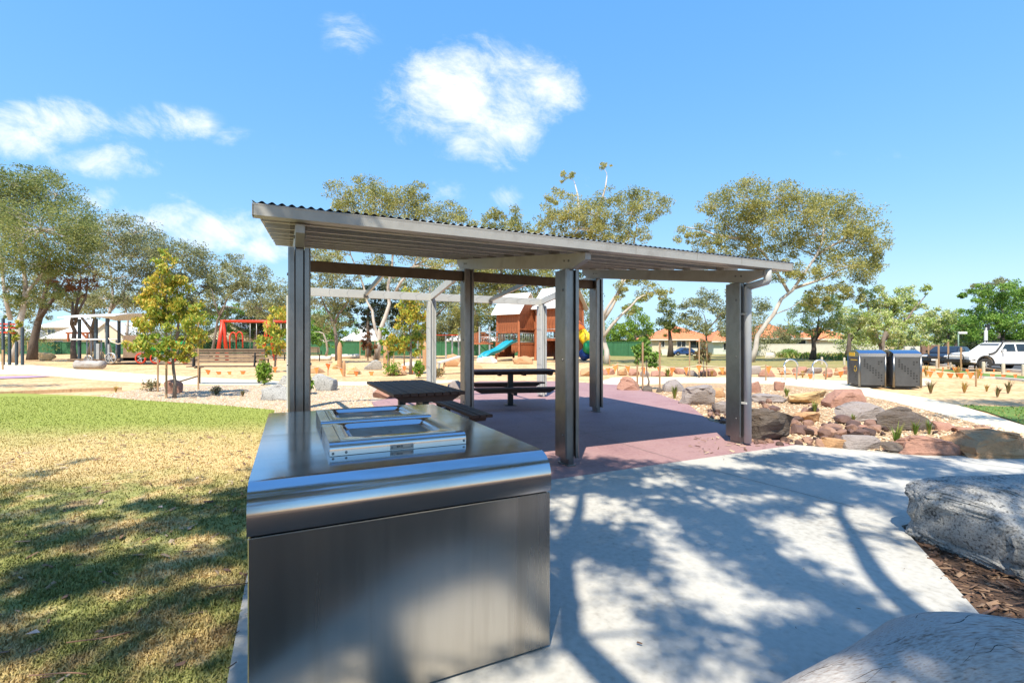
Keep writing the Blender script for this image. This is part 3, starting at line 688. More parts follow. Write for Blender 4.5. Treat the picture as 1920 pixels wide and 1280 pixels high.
# --- right-hand rock garden
rock(1392,1492,763,828, R_DARK, 'dark layered boulder beside the downpipe of the shelter post', 11, .8, 4, layer=.05, rough=.11)
rock(1643,1760,761,806, R_DARK, 'long dark sandstone block with ochre side and grass tufts before it', 12, .45, 4, layer=.04, rough=.09, blocky=.42)
rock(1590,1690,752,790, R_GREY, 'flat bluish grey rock behind the dark ochre block', 13, .8, 4, rough=.1)
rock(1560,1640,729,763, R_RED, 'pinkish square ended block below the rubbish bins', 14, .6, 4, blocky=.4)
rock(1485,1562,731,756, R_YELLOW, 'long yellow sandstone block lying in the gravel', 15, .5, 4, blocky=.4)
rock(1417,1486,738,754, R_GREY, 'low flat grey brown slab rock left of the yellow block', 16, .6, 4, blocky=.45, layer=.03)
rock(1695,1832,813,853, R_RED, 'big smooth reddish boulder at the edge of the concrete', 17, .55, 4, blocky=.6, rough=.09)
rock(1828,1990,802,860, R_ORANGE, 'broad pale orange ledge rock at the right edge of the picture', 18, .6, 4, blocky=.5, layer=.05)
rock(1548,1597,819,840, R_ORANGE, 'small orange kerb stone, leftmost along the concrete', 19, .6, 3, blocky=.4)
rock(1594,1670,817,843, R_GREY, 'grey brown kerb stone right of the small orange one', 20, .45, 3, blocky=.38)
rock(1666,1752,829,850, R_DARK, 'low dark kerb stone tucked against the big reddish boulder', 21, .4, 3, blocky=.4)
rock(1343,1374,751,774, R_GREY, 'small striped grey rock just left of the downpipe post', 22, .8, 3, layer=.06)
rock(1280,1342,721,758, R_GREY, 'large fissured grey boulder beside the shelter slab', 23, .8, 4, layer=.06, rough=.12)
rock(1248,1288,711,733, R_GREY, 'pale flat grey rock behind the fissured grey boulder', 24, .9, 3)
rock(1326,1368,726,744, R_ORANGE, 'low orange rock between the grey boulder and the post', 25, .7, 3)
rock(1161,1206,706,731, R_RED, 'rounded brown boulder beside the staked sapling', 26, .8, 3, rough=.11)
rock(1207,1226,721,733, R_DARK, 'small dark stone at the foot of the staked sapling', 27, .8, 3)
rock(1231,1243,725,734, R_DARK, 'tiny dark stone beside the right stake of the sapling', 28, .8, 2)
rock(1400,1432,714,735, R_RED, 'pinkish block just right of the downpipe post', 29, .6, 3, blocky=.4)
rock(1457,1477,714,731, R_RED, 'small pink rock on the near edge of the path', 30, .7, 3)
rock(1726,1753,709,722, R_PALE, 'pale rock behind the right rubbish bin', 31, .7, 3)
rock(1437,1458,660,671, R_PALE, 'white rock lying in the field before the cream fence', 32, .7, 2)
rock(1600,1640,796,812, R_RED, 'reddish rock half buried behind the kerb stones', 33, .6, 3)
rock(1500,1545,770,790, R_ORANGE, 'orange flat rock in the middle of the rock garden', 34, .8, 3)
rock(1675,1702,790,804, R_DARK, 'round dark stone at the left foot of the ochre block', 35, .9, 3)
rock(1762,1800,790,806, R_RED, 'reddish rock right of the dark ochre block', 36, .7, 3)
rock(1800,1835,800,812, R_RED, 'flat brown rock behind the big reddish boulder', 37, .8, 3)
rnd = random.Random(77)
# far row of red rocks edging the field
k = 0
x = 1126
names_ = ['behind the far shelter post','left of the sapling stakes','behind the sapling crown','right of the sapling','between sapling and stakes','left of the three stakes','behind the three stakes','under the second sapling','right of the second sapling','left of the downpipe post',
          'just right of the downpipe post','before the field','left of the steel hoop','behind the first steel hoop','between the two steel hoops','behind the second steel hoop','left of the golden tuft','behind the golden tuft','beside the bin','close to the bin']
while x < 1590 and k < len(names_):
    wd = rnd.uniform(18,36); yb = rnd.uniform(699,705); hh = rnd.uniform(9,15)
    rock(x, x+wd, yb-hh, yb, [R_RED,R_ORANGE,R_RED,R_GREY][k % 4], ['red','orange','brownish red','dark grey'][k % 4]+' rock of the row edging the dry field, '+names_[k], 100+k, .7, 2, group='rocks edging the dry field')
    x += wd*rnd.uniform(.85,1.1); k += 1
# --- loose river stones in the dry creek
proto = [rock_me(1,.8,.6,300+i,2,.75,.12,7) for i in range(7)]
rs = random.Random(5); n = 0; STONES = {}
def stone(px, py, s, lab, grp, m=RIVER):
    global n
    g = G(px, py); me = proto[n % 7]; o = link('river_stone', me, m, None, (g.x, g.y, -.025+rs.uniform(0,.02)), (rs.uniform(-.2,.2), rs.uniform(-.2,.2), rs.uniform(0,6)))
    o.scale = (s*rs.uniform(.8,1.2), s*rs.uniform(.8,1.2), s*rs.uniform(.8,1.1)); tag(o, lab, 'stone', grp); n += 1; STONES.setdefault(grp, []).append((px, s, o, {'river_stone':'reddish brown','orange_sandstone':'orange','grey_layered_stone':'grey','red_sandstone':'dull red'}[m.name]))
for i in range(40):
    t = rs.random(); px = 1488+t*150+rs.gauss(0,8); py = 803+rs.gauss(6,10)+t*2
    stone(px, min(838, max(786, py)), rs.uniform(.14,.27), 'loose reddish brown stone in the creek heap behind the orange kerb stone', 'creek stones right of the dark boulder')
for i in range(14):
    stone(rs.uniform(1410,1540), rs.uniform(752,790), rs.uniform(.12,.3), 'scattered orange brown stone on the gravel behind the dark boulder', 'stones behind the dark boulder', R_ORANGE)
for i in range(26):
    stone(rs.uniform(1330,1375), rs.uniform(768,792), rs.uniform(.08,.16), 'small stone beside the slab left of the downpipe post', 'stones left of the downpipe post', [RIVER,R_GREY,R_RED][i % 3])
for i in range(30):
    stone(rs.uniform(1400,1560), rs.uniform(830,838)-rs.uniform(0,10), rs.uniform(.07,.15), 'small stone at the concrete edge before the dark boulder', 'stones along the concrete edge', [RIVER,R_RED,R_ORANGE][i % 3])
for i in range(20):
    stone(rs.uniform(1640,1860), rs.uniform(795,830), rs.uniform(.07,.16), 'small stone among the grass tufts behind the reddish boulder', 'stones behind the reddish boulder', [RIVER,R_RED,R_GREY][i % 3])
WHERE = {'creek stones right of the dark boulder': 'in the creek heap, counted from the dark boulder', 'stones behind the dark boulder': 'on the gravel behind the dark boulder, counted from the left',
         'stones left of the downpipe post': 'left of the downpipe post, counted towards the post', 'stones along the concrete edge': 'at the concrete edge, counted from the downpipe post', 'stones behind the reddish boulder': 'among the tufts behind the reddish boulder, counted from the left'}
for grp, lst in STONES.items():
    for i, (px, s, o, cn) in enumerate(sorted(lst, key=lambda q: q[0])):
        k = i+1; sf = 'th' if 10 < k % 100 < 14 else {1:'st',2:'nd',3:'rd'}.get(k % 10, 'th')
        o['label'] = ('large ' if s > .22 else 'small ' if s < .12 else '')+cn+' stone, %d%s ' % (k, sf)+WHERE[grp]
# loose gravel relief (uncountable)
def pebbles(name, poly, nn, smin, smax, m, label, seed, yr):
    rg = np.random.default_rng(seed); yy = yr[0]*(yr[1]/yr[0])**rg.random(nn*6); xx = rg.uniform(-1.1,1.1,nn*6)*yy
    ok = inside(poly, xx, yy); xx, yy = xx[ok][:nn], yy[ok][:nn]; kk = len(xx)
    b = np.array([(1,0,0),(0,1,0),(-1,0,0),(0,-1,0),(0,0,.7),(0,0,-.7)]); fb_ = np.array([(0,1,4),(1,2,4),(2,3,4),(3,0,4)])
    s = rg.uniform(smin,smax,kk); a = rg.uniform(0,6.28,kk); ca, sa = np.cos(a), np.sin(a); ex = rg.uniform(.7,1.4,kk)
    V = np.zeros((kk,6,3)); bx, by_, bz_ = b[:,0][None]*ex[:,None], b[:,1][None]+.25*b[:,0][None], b[:,2][None]+.2*b[:,0][None]
    V[:,:,0] = xx[:,None]+s[:,None]*(bx*ca[:,None]-by_*sa[:,None]); V[:,:,1] = yy[:,None]+s[:,None]*(bx*sa[:,None]+by_*ca[:,None]); V[:,:,2] = -.018+s[:,None]*bz_
    fs = (np.arange(kk)[:,None,None]*6+fb_[None]).reshape(-1,3)
    me = bpy.data.meshes.new(name); me.from_pydata(V.reshape(-1,3).tolist(), [], fs.tolist()); me.update()
    return tag(link(name, me, m), label, 'gravel', None, 'stuff')
PEB = mat('gravel_pebbles', [(.38,.26,.16),(.58,.46,.32),(.68,.57,.43),(.46,.31,.19)], 3, .9, island=.8)
pebbles('gravel', [G(180,741), G(250,748), G(400,757), G(515,767), L(-3.386,2.9), L(-1.5,4.4), L(-1.2,7.6), G(700,722), G(480,721), G(250,730)], 17000, .012, .03, PEB, 'pale loose gravel around the staked golden tree', 8, (7.6,19))
pebbles('garden_pebbles', [G(1493,833), G(1600,841), G(1800,853), G(1920,857), G(1925,812), G(1757,772), G(1660,748), G(1450,719), G(1225,735), G(1330,788)], 9000, .012, .035, PEB, 'pale loose gravel of the rock garden', 9, (5.5,18))
# --- granite boulder by the concrete
gb = G(1785,1080)
me = rock_me(1.62, 1.10, .51, 428, 6, .38, .055, 3, fine=.022, big=.07, sharp=60)
o = link('granite_boulder', me, GRANITE, None, Vector((3.99,3.44,-.06)), (0,0,R(8)))
tag(o, 'rough grey granite boulder standing in bark mulch at the right', 'boulder')
rock(488,544,719,749, GRANITE, 'square cut granite block left of the shelter corner post', 41, .7, 4, blocky=.38)
rock(580,622,700,732, GRANITE, 'large pale granite block right of the shelter corner post', 42, .9, 4, blocky=.45)
rock(522,546,703,720, GRANITE, 'small granite rock behind the square cut block', 43, .8, 3)
rock(691,748,721,746, R_RED, 'brown block under the far left end of the slatted table', 44, .6, 3, blocky=.42)
rock(830,868,713,748, R_GREY, 'grey boulder half hidden behind the slatted table', 45, .8, 3)
rock(299,336,710,737, R_RED, 'brown boulder behind the trunk of the golden tree', 46, .7, 3)
rock(680,716,674,692, GRANITE, 'granite rock near the carved orange posts', 47, .7, 3)
rock(748,786,677,692, R_PALE, 'pale rock behind the far staked tree', 48, .7, 3)
rock(830,868,663,686, R_ORANGE, 'orange boulder below the pale ramp near the tower', 49, .7, 3)
rock(893,932,667,680, R_PALE, 'white boulder below the turquoise slide', 50, .7, 3)
rock(962,1000,667,681, R_ORANGE, 'orange boulder before the playground tower', 51, .7, 3)
rock(60,97,660,675, R_YELLOW, 'big yellow boulder left of the toy train shelter', 52, .6, 3)
rock(160,190,658,671, R_YELLOW, 'yellow boulder inside the toy train shelter', 53, .6, 3)
for i, (a, b, y) in enumerate([(560,600,698),(640,672,700),(720,760,702),(800,830,700),(870,905,697),(1040,1075,700),(1085,1125,703),(615,640,690)]):
    rock(a, b, y-14, y, [R_ORANGE,R_YELLOW][i % 2], ['orange','yellow'][i % 2]+' rock in the sandy garden '+['left of the granite block','behind the slatted table','near the carved posts','left of the pergola post','behind the middle table','under the right pergola post','right of the playground tower','near the far benches'][i], 60+i, .8, 2, group='rocks in the sandy garden')
def stump(px0, px1, y, rad, m, label, seed):
    a, b = G(px0,y), G(px1,y); rg = random.Random(seed); N_ = 9
    pts = [a.lerp(b, i/(N_-1)) + Vector((0, rg.uniform(-.03,.03), rad*.78+rg.uniform(-.02,.02))) for i in range(N_)]
    o = tube('log', m, pts, [rad*rg.uniform(.9,1.08) for _ in pts], None, 12); tag(o, label, 'log')
stump(143,194,690,.27,LOGM,'short pale log lying before the toy train shelter',1)
stump(622,674,671,.24,R_PALE,'long pale log lying before the green fence',2)
stump(574,620,675,.22,R_PALE,'shorter pale log right of the far bench',3)
# --- weathered log seat in the bottom right corner
def big_log():
    root = thing('fallen_log', 'smooth weathered grey log seat with dark cracks in the bottom right corner', 'log', (1.98,1.60,0), R(4))
    rg = random.Random(9); nS, nR = 70, 56; V, Fc = [], []; off = Vector((3.1,7.7,1.3))
    ln = 2.4
    def rad(t, a):
        r = .10 + .16*min(1,t/.30)**.8 + .035*math.exp(-((t-.36)/.09)**2) - .03*max(0,t-.45)
        r *= 1 + .10*noise.noise(Vector((math.cos(a)*1.2, math.sin(a)*1.2, t*2.6))+off) + .05*noise.noise(Vector((math.cos(a)*3, math.sin(a)*3, t*6))+off)
        e = min(t+.02, 1-t)
        if e < .05: r *= .80+.20*math.sin(e/.05*math.pi/2)
        return r
    def P(t, a, ex=0.0):
        r = rad(t, a)+ex; x = (t-.5)*ln; bend = .10*math.sin(t*2.6)
        return Vector((x, math.cos(a)*r+bend, .21+math.sin(a)*r))
    for i in range(nS+1):
        for k_ in range(nR): V.append(P(i/nS, 2*math.pi*k_/nR))
    for i in range(nS):
        for k_ in range(nR): Fc.append((i*nR+k_, i*nR+(k_+1) % nR, (i+1)*nR+(k_+1) % nR, (i+1)*nR+k_))
    Fc.append(tuple(range(nR))[::-1]); Fc.append(tuple(nS*nR+k_ for k_ in range(nR)))
    link('trunk', mesh('log', V, Fc, True), LOGM, root)
    for c in range(30):
        t0 = rg.uniform(.04,.62); a0 = rg.uniform(1.0,3.3); pts = []; L_ = rg.uniform(.06,.20); sl = rg.uniform(-2.2,2.2); nn = 12
        for i in range(nn+1):
            s = i/nn; t = min(.97, t0+L_*s); a = a0+sl*L_*s+.05*math.sin(s*9+c)
            pts.append(P(t, a, -.0015))
        tube('crack', CRACK, pts, [.0018*math.sin(math.pi*(.06+.88*i/nn)) for i in range(nn+1)], root, 5)
    for c in range(0):
        t, a = rg.uniform(.15,.6), rg.uniform(1.2,2.8); ctr = P(t, a); r = rg.uniform(.008,.014)
        pts = [P(t+r*math.cos(q)*1.3/ln, a+r*math.sin(q)*.7/.24, -.001) for q in np.linspace(0, 5.6, 14)]
        tube('knot', CRACK, pts, .0025, root, 5)
    return root
big_log()
# --- bark mulch and litter
def chips(name, poly, nn, m, label, seed, xr, yr, smin=.015, smax=.05, z0=-.018, th=.004):
    rg = np.random.default_rng(seed); xx = rg.uniform(*xr, nn*4); yy = rg.uniform(*yr, nn*4); ok = inside(poly, xx, yy); xx, yy = xx[ok][:nn], yy[ok][:nn]; kk = len(xx)
    ln = rg.uniform(smin, smax, kk); wd = ln*rg.uniform(.15,.4,kk); a = rg.uniform(0,6.28,kk); tl = rg.uniform(-.5,.5,kk); tw = rg.uniform(-.6,.6,kk)
    z = z0 + rg.random(kk)*.02; ca, sa = np.cos(a), np.sin(a); V = np.zeros((kk,5,3))
    for j, (s, t_, h_) in enumerate(((-1,-1,0),(1,-.7,0),(1.1,.8,0),(-.9,1,0),(0,0,1))):
        lx, ly = ln*s/2, wd*t_/2
        V[:,j,0] = xx+lx*ca-ly*sa; V[:,j,1] = yy+lx*sa+ly*ca; V[:,j,2] = z+lx*np.sin(tl)*.6+ly*np.sin(tw)+h_*th
    f = np.array([(0,1,4),(1,2,4),(2,3,4),(3,0,4)]); fs = (np.arange(kk)[:,None,None]*5+f[None]).reshape(-1,3)
    me = bpy.data.meshes.new(name); me.from_pydata(V.reshape(-1,3).tolist(), [], fs.tolist()); me.update()
    return tag(link(name, me, m), label, 'mulch', None, 'stuff')
CHIP = mat('mulch_chips', [(.06,.033,.02),(.17,.095,.058),(.27,.175,.11),(.11,.06,.038)], 3, .9, island=.85)
chips('mulch_chips', [G(1850,1165), G(1690,985), G(1920,925), Vector((8,5.2,0)), Vector((8,.4,0)), Vector((1.9,1.2,0))], 16000, CHIP, 'brown bark chip mulch around the granite boulder', 2, (1.8,7.5), (.6,5.4), .02, .075)
LIT = mat('leaf_litter', [(.20,.11,.06),(.36,.24,.14),(.46,.36,.25),(.13,.07,.045)], 3, .8, island=.85)
chips('leaf_litter', lawn_poly, 700, LIT, 'dry brown leaf litter scattered over the lawn', 3, (-7,-.4), (1.9,8), .03, .09, -.008)
chips('pavement_litter', conc_poly, 45, LIT, 'tiny dry leaf bits scattered on the grey concrete', 4, (-.5,6), (1.7,6.5), .008, .03, .004, .003)
chips('slab_litter', slab_poly, 60, LIT, 'dry twigs and leaves swept against the shelter post feet', 5, (2.6,4.1), (6.4,7.6), .02, .10, .004)
chips('edge_litter', [A0, L(-3.386,-.5), L(-3.33,-.5), L(-3.31,-3.2)], 260, LIT, 'dry leaf bits and soil crumbs along the left edge of the concrete', 6, (-3,0), (1.4,5), .01, .05, .004, .003)
chips('mulch_spill', [G(1850,1165), G(1690,985), G(1920,925), G(1920,915), G(1675,978), G(1835,1165)], 170, CHIP, 'bark chips spilled onto the concrete beside the boulder', 7, (2,6), (2,5), .01, .045, .004, .003)
rl = random.Random(12)
for i, (px, py, ln, lab) in enumerate([(62,1195,.07,'pale pink fallen leaf lying on the grass, bottom left'),(430,1105,.22,'curved twig lying on bare soil left of the barbecue'),(185,1205,.26,'long bark strip lying in the grass'),(300,955,.07,'pale fallen leaf in the dappled lawn'),(325,935,.09,'dark bark flake on the dry lawn'),(110,1275,.25,'bent bark strip at the bottom edge of the lawn'),(1875,1175,.42,'reddish bark strip lying on the mulch by the log'),(1850,1160,.34,'second reddish bark strip crossing the first one'),(1880,1190,.36,'third bark strip on the mulch, nearest the log'),(1269,881,.10,'dark twig on the concrete before the plum slab')]):
    g = G(px, py); a = rl.uniform(-.6,.9); d = Vector((math.cos(a), math.sin(a), 0)); nrm = Vector((-d.y, d.x, 0)); V, Fc = [], []
    z0 = .004 if px > 900 and px < 1400 else .022
    if 'leaf' in lab:
        V = [g-d*ln*.5+Vector((0,0,z0)), g+nrm*ln*.28+Vector((0,0,z0+.012)), g+d*ln*.5+Vector((0,0,z0+.004)), g-nrm*ln*.28+Vector((0,0,z0+.010)), g+Vector((0,0,z0))]
        Fc = [(0,1,4),(1,2,4),(2,3,4),(3,0,4)]; me = mesh('leaf', V, Fc); nm, m_ = 'fallen_leaf', mat('pink_dry_leaf', [(.55,.38,.32),(.62,.48,.40)], 5, .8)
    else:
        pts = [g+d*ln*(s-.5)+nrm*.05*ln*math.sin(s*4+i)+Vector((0,0,z0+.006)) for s in np.linspace(0,1,7)]
        v, f = tube_geo(pts, [.003+.004*(ln > .3)]*7, 6); me = mesh('twig', v, f, True); nm, m_ = 'twig', mat('twig_bark', [(.20,.10,.06),(.33,.18,.11)], 9, .85)
    tag(link(nm, me, m_), lab, 'leaf' if nm == 'fallen_leaf' else 'twig')
# --- grass tufts and small shrubs
def tuft(px, py, hpx, nbl, m, label, seed, group=None, spread=.5):
    g = G(px, py); h = hpx*g.y/F; rg = random.Random(seed); V, Fc = [], []
    for i in range(nbl):
        a = rg.uniform(0,6.28); ln = h*rg.uniform(.6,1.1); dv = Vector((math.cos(a), math.sin(a), 0)); sd_ = Vector((-dv.y, dv.x, 0))*max(.004, .0011*g.y); o_ = dv*rg.uniform(0,.05*h)
        s = rg.uniform(.1,spread); k = len(V)
        p0, p1, p2 = o_, o_+dv*ln*s*.4+Vector((0,0,ln*.6)), o_+dv*ln*s+Vector((0,0,ln*.95))
        V += [p0-sd_, p0+sd_, p1+sd_*.8, p1-sd_*.8, p2]; Fc += [(k,k+1,k+2,k+3),(k+3,k+2,k+4)]
    return tag(link('grass_tuft', mesh('tuft', V, Fc), m, None, (g.x, g.y, -.03)), label, 'grass tuft', group)
for i, (px, py, hp, m, lab) in enumerate([(1265,745,28,TUFT,'green strappy tuft beside the fissured grey boulder'),(1680,830,45,TUFT,'green tuft behind the low dark kerb stone'),(1716,812,30,TUFT,'thin green tuft at the foot of the ochre block'),(1742,812,32,TUFT,'thin green tuft right of the ochre block middle'),
     (1600,790,18,TUFT,'small green tuft left of the flat bluish rock'),(1527,772,26,TUFT,'slender green tuft below the yellow block'),(1475,742,20,TUFT,'green tuft between flat slab and yellow block'),(1595,707,28,TUFTG,'golden tuft left of the bins'),(1505,706,14,TUFTG,'golden tuft between the steel hoops'),
     (1737,704,22,TUFTG,'golden tuft right of the bins'),(1795,706,24,TUFTG,'golden tuft before the dark car'),(1833,708,22,TUFTG,'golden tuft below the white car'),(1808,734,22,TUFTG,'orange tuft on the bare ground right of the bins'),(1850,732,14,TUFTG,'small gold tuft further right on the bare ground'),
     (1890,735,26,SHRUB,'dry stalky plant near the right edge'),(1870,742,22,SHRUB,'pale leggy plant on the bare ground at right'),(1745,735,26,SHRUB,'pale wispy plant just right of the bins'),(1895,846,20,TUFT,'green tuft on the pale ledge rock at right'),(1252,704,16,TUFT,'small tuft behind the staked sapling'),(1335,704,14,TUFTG,'golden tuft by the second sapling'),
     (455,742,14,SHRUB,'tiny tuft in the gravel right of the bench'),(217,733,12,TUFTG,'tiny golden tuft in the gravel at left')]):
    tuft(px, py, hp, 34, m, lab, 500+i)
def bush(px, py, wpx, hpx, m, label, seed, nl=700, lsz=.10, name='shrub', group=None, cat='shrub', stemm=None):
    g = G(px, py); d = g.y; rx, rz_ = wpx*d/F/2, hpx*d/F/2; rg = np.random.default_rng(seed)
    root = thing(name, label, cat, (g.x, g.y, -.03), 0, group)
    p = rg.normal(size=(nl,3)); p /= np.linalg.norm(p,axis=1)[:,None]; p *= (rg.random(nl)**.45)[:,None]
    p *= 1+.25*np.sin(p[:,:1]*5+seed)*np.cos(p[:,2:]*6)
    P_ = p*np.array([rx,rx*.9,rz_]) + np.array([0,0,rz_*1.05])
    link('foliage', leaf_mesh(P_, lsz, lsz*.45, rg, 0.0), m, root)
    V, Fc = [], []
    for i in range(6):
        e = P_[rg.integers(nl)]*.8; tube_geo([(0,0,0),(e[0]*.3,e[1]*.3,e[2]*.5),tuple(e)], [.02*rz_+.006,.012*rz_+.004,.004], 5, True, V, Fc)
    link('stem', mesh('stem', V, Fc, True), stemm or BARKG, root)
    return root
def leaf_mesh(P_, ln, wd, rg, droop):
    k = len(P_); ax = rg.normal(size=(k,3))
    if droop: ax[:,2] = -np.abs(ax[:,2])*.6 - droop
    ax /= np.linalg.norm(ax,axis=1)[:,None]; rv = rg.normal(size=(k,3)); sd_ = np.cross(ax, rv); sd_ /= np.linalg.norm(sd_,axis=1)[:,None]+1e-9
    l = (ln*rg.uniform(.6,1.25,k))[:,None]; w_ = (wd*rg.uniform(.7,1.2,k))[:,None]
    V = np.stack([P_-ax*l*.5, P_+sd_*w_*.5-ax*l*.05, P_+ax*l*.5, P_-sd_*w_*.5-ax*l*.05], 1)
    me = bpy.data.meshes.new('leaves'); me.vertices.add(k*4); me.vertices.foreach_set('co', V.reshape(-1).astype(np.float32))
    me.loops.add(k*4); me.loops.foreach_set('vertex_index', np.arange(k*4, dtype=np.int32)); me.polygons.add(k); me.polygons.foreach_set('loop_start', np.arange(k, dtype=np.int32)*4)
    me.update(calc_edges=True); me.validate(); return me
# ------------------------------------------------------------------ trees
def tree(name, label, trunks, clumps, d, lm, bm_, seed, leaf=4.7, dens=.33, droop=.22, r0=None, group=None, ground=None, wr=.42, depthf=.9, cat='tree', limbs=True, sub=None):
    """trunks: list of pixel polylines at depth d; clumps: (px,py,rx,ry) foliage masses"""
    rg = np.random.default_rng(seed); sc_ = d/F; dens = dens*(1.95 if sub is None else 2.7)
    b = S(*trunks[0][0], d); b.z = -.05 if ground is None else ground
    root = thing(name, label, cat, b, 0, group)
    r0 = (r0*.62) if (r0 and sub is None) else (r0 or 5*sc_)
    V, Fc = [], []; nodes = []
    for ti, tp in enumerate(trunks):
        pts = [S(x, y, d + (0 if i == 0 else rg.normal()*5*sc_)) - b for i, (x, y) in enumerate(tp)]
        if ti == 0: pts[0].z = 0.0
        # smooth by midpoint insertion
        fin = [pts[0]]
        for i in range(len(pts)-1):
            a_, c_ = pts[i], pts[i+1]; m_ = (a_+c_)/2 + Vector(rg.normal(size=3))*(c_-a_).length*.045; fin += [m_, c_]
        n = len(fin); rs_ = r0*(1 if ti == 0 else .62); rad = [rs_*(1-.72*i/(n-1)) for i in range(n)]; rad[0] *= 1.25 if ti == 0 else 1
        tube_geo(fin, rad, 9, True, V, Fc); nodes += [(p, r) for p, r in zip(fin, rad)]
    Ps = []
    cps = []
    for (px, py, rx, ry) in clumps:
        dz = rg.normal()*rx*depthf*sc_*.6; c = S(px, py, d+dz) - b; cps.append((c, rx*sc_, ry*sc_))
    cps2 = sorted(cps, key=lambda q: q[0].length)
    for c, rx, ry in cps2:
        if limbs:
            best = min(nodes, key=lambda q: (q[0]-c).length + (3.0*max(0, q[0].z-c.z)))
            a_, r_ = best; r_ = min(r_*.65, .022*rx + .012*ry + .01) + .003*(c-a_).length; dv = c-a_; pts = [a_]
            for t in (.25,.5,.75,1.0):
                p = a_+dv*t + Vector(rg.normal(size=3))*dv.length*.06; p.z += .10*dv.length*math.sin(t*math.pi)*(1 if dv.z > 0 else .4); pts.append(p)
            rad = [r_*(1-.75*i/4) for i in range(5)]; tube_geo(pts, rad, 7, False, V, Fc); nodes += [(p, q) for p, q in zip(pts[1:], rad[1:])]
        area = math.pi*rx*ry/sc_/sc_; nl = int(area*dens); ns = sub or max(9, int(area/110)); per = max(4, nl//ns)
        q = rg.normal(size=(ns,3)); q /= np.linalg.norm(q,axis=1)[:,None]; q *= (.25+.75*rg.random(ns)**.5)[:,None]
        cen = q*np.array([rx, rx*depthf, ry]) + np.array(c)
        if limbs:
            for j in range(0, ns, 3):
                e = Vector(cen[j]); m_ = (c+e)/2 + Vector(rg.normal(size=3))*rx*.08; tube_geo([c, m_, e], [.010*rx+.004, .007*rx+.003, .003*rx+.002], 4, False, V, Fc)
        sr = wr*min(rx, ry)*rg.uniform(.7,1.35,ns)
        g = rg.normal(size=(ns,per,3)); g /= np.linalg.norm(g,axis=2)[:,:,None]+1e-9; g *= (rg.random((ns,per,1))**.42)
        g *= sr[:,None,None]*np.array([1.15,1.15,.85]); P_ = (cen[:,None,:]+g).reshape(-1,3); Ps.append(P_)
    link('trunk', mesh('trunk', V, Fc, True), bm_, root)
    P_ = np.concatenate(Ps); P_ = P_[P_[:,2] > .15] if ground is None else P_
    link('crown', leaf_mesh(P_, leaf*sc_, leaf*sc_*.40, rg, droop), lm, root)
    return root
BG = 'trees beyond the playground'
tree('gum_tree', 'tall dense gum tree at the left edge with leaning pale trunk', [[(22,655),(38,600),(48,540),(40,480),(30,420)],[(45,560),(75,520),(100,470)],[(20,600),(5,520),(-10,450)]],
     [(20,345,45,32),(70,330,42,26),(40,380,62,45),(105,365,44,38),(5,430,50,50),(75,430,70,50),(135,410,42,40),(130,465,50,40),(30,490,50,34),(90,490,50,30),(-20,370,50,60),(160,440,28,30),(-25,480,40,50),(15,540,34,22),(50,565,36,20),(105,545,36,18),(130,505,36,20),(-5,580,30,18)], 40, GUM3, BARKP, 1, group=BG, r0=.42, dens=.27)
tree('gum_tree', 'gum tree with dark leaning trunk just right of the leftmost gum', [[(60,655),(70,610),(82,560),(95,500)],[(72,600),(100,560),(125,520)]], [(95,520,40,24),(60,560,36,22),(125,545,34,18)], 46, GUM2, BARKD, 2, r0=.6, group=BG)
tree('rusty_tree', 'small tree with rusty red leaves behind the toy train shelter', [[(139,660),(140,620),(136,590),(118,545)],[(140,610),(160,560),(165,520)],[(138,600),(150,540),(145,500)]], [(112,505,24,14),(140,492,26,14),(160,520,26,16),(118,535,28,16),(150,545,26,14),(172,535,18,12),(95,525,16,10)], 42, REDL, BARKD, 3, r0=.34, dens=.16, droop=0, group=BG)
tree('gum_tree', 'spreading grey green gum behind the toy train shelter', [[(206,650),(200,610),(212,560),(205,500)],[(208,580),(235,540),(262,500)],[(236,650),(240,600),(236,520)]], [(160,440,36,30),(205,440,50,34),(255,435,46,32),(190,480,46,28),(240,480,50,30),(285,470,36,30),(225,520,46,20),(175,520,30,20),(275,515,36,20),(200,560,40,18),(255,555,38,18),(160,572,30,16),(290,560,30,16)], 55, GUM2, BARKP, 4, r0=.42, group=BG, dens=.26)
tree('gum_tree', 'low rounded gum crown above the golden young tree', [[(330,650),(335,600),(345,540)],[(338,600),(375,550),(395,520)]], [(310,470,34,26),(345,480,46,30),(385,500,40,28),(330,515,46,24),(375,535,44,24),(410,540,26,20),(295,520,30,26),(320,562,40,20),(370,575,42,18),(415,582,26,16),(395,560,30,18)], 60, GUM2, BARKG, 5, r0=.35, group=BG, dens=.27)
tree('gum_tree', 'thin grey gum left of the shelter corner post', [[(395,652),(408,600),(425,560),(452,520)],[(410,590),(400,560),(395,540)]], [(440,500,28,20),(470,520,38,28),(505,545,36,30),(450,550,32,22),(490,580,40,24),(530,560,30,34),(425,525,20,14),(520,600,30,24)], 50, GUM2, BARKG, 6, r0=.22, group=BG, dens=.28)
tree('dark_tree', 'dark dense tree behind the red swing', [[(480,655),(482,620),(486,590)]], [(470,590,26,22),(495,585,30,26),(480,615,34,24),(510,610,26,22)], 58, DARKL, BARKD, 7, group=BG, droop=0)
tree('lime_tree', 'round lime green tree behind the swing frame', [[(420,655),(422,620),(424,590)]], [(405,588,26,16),(440,592,28,16),(425,580,24,14),(385,600,22,14)], 72, LIME, BARKD, 8, group=BG, droop=0, limbs=False)
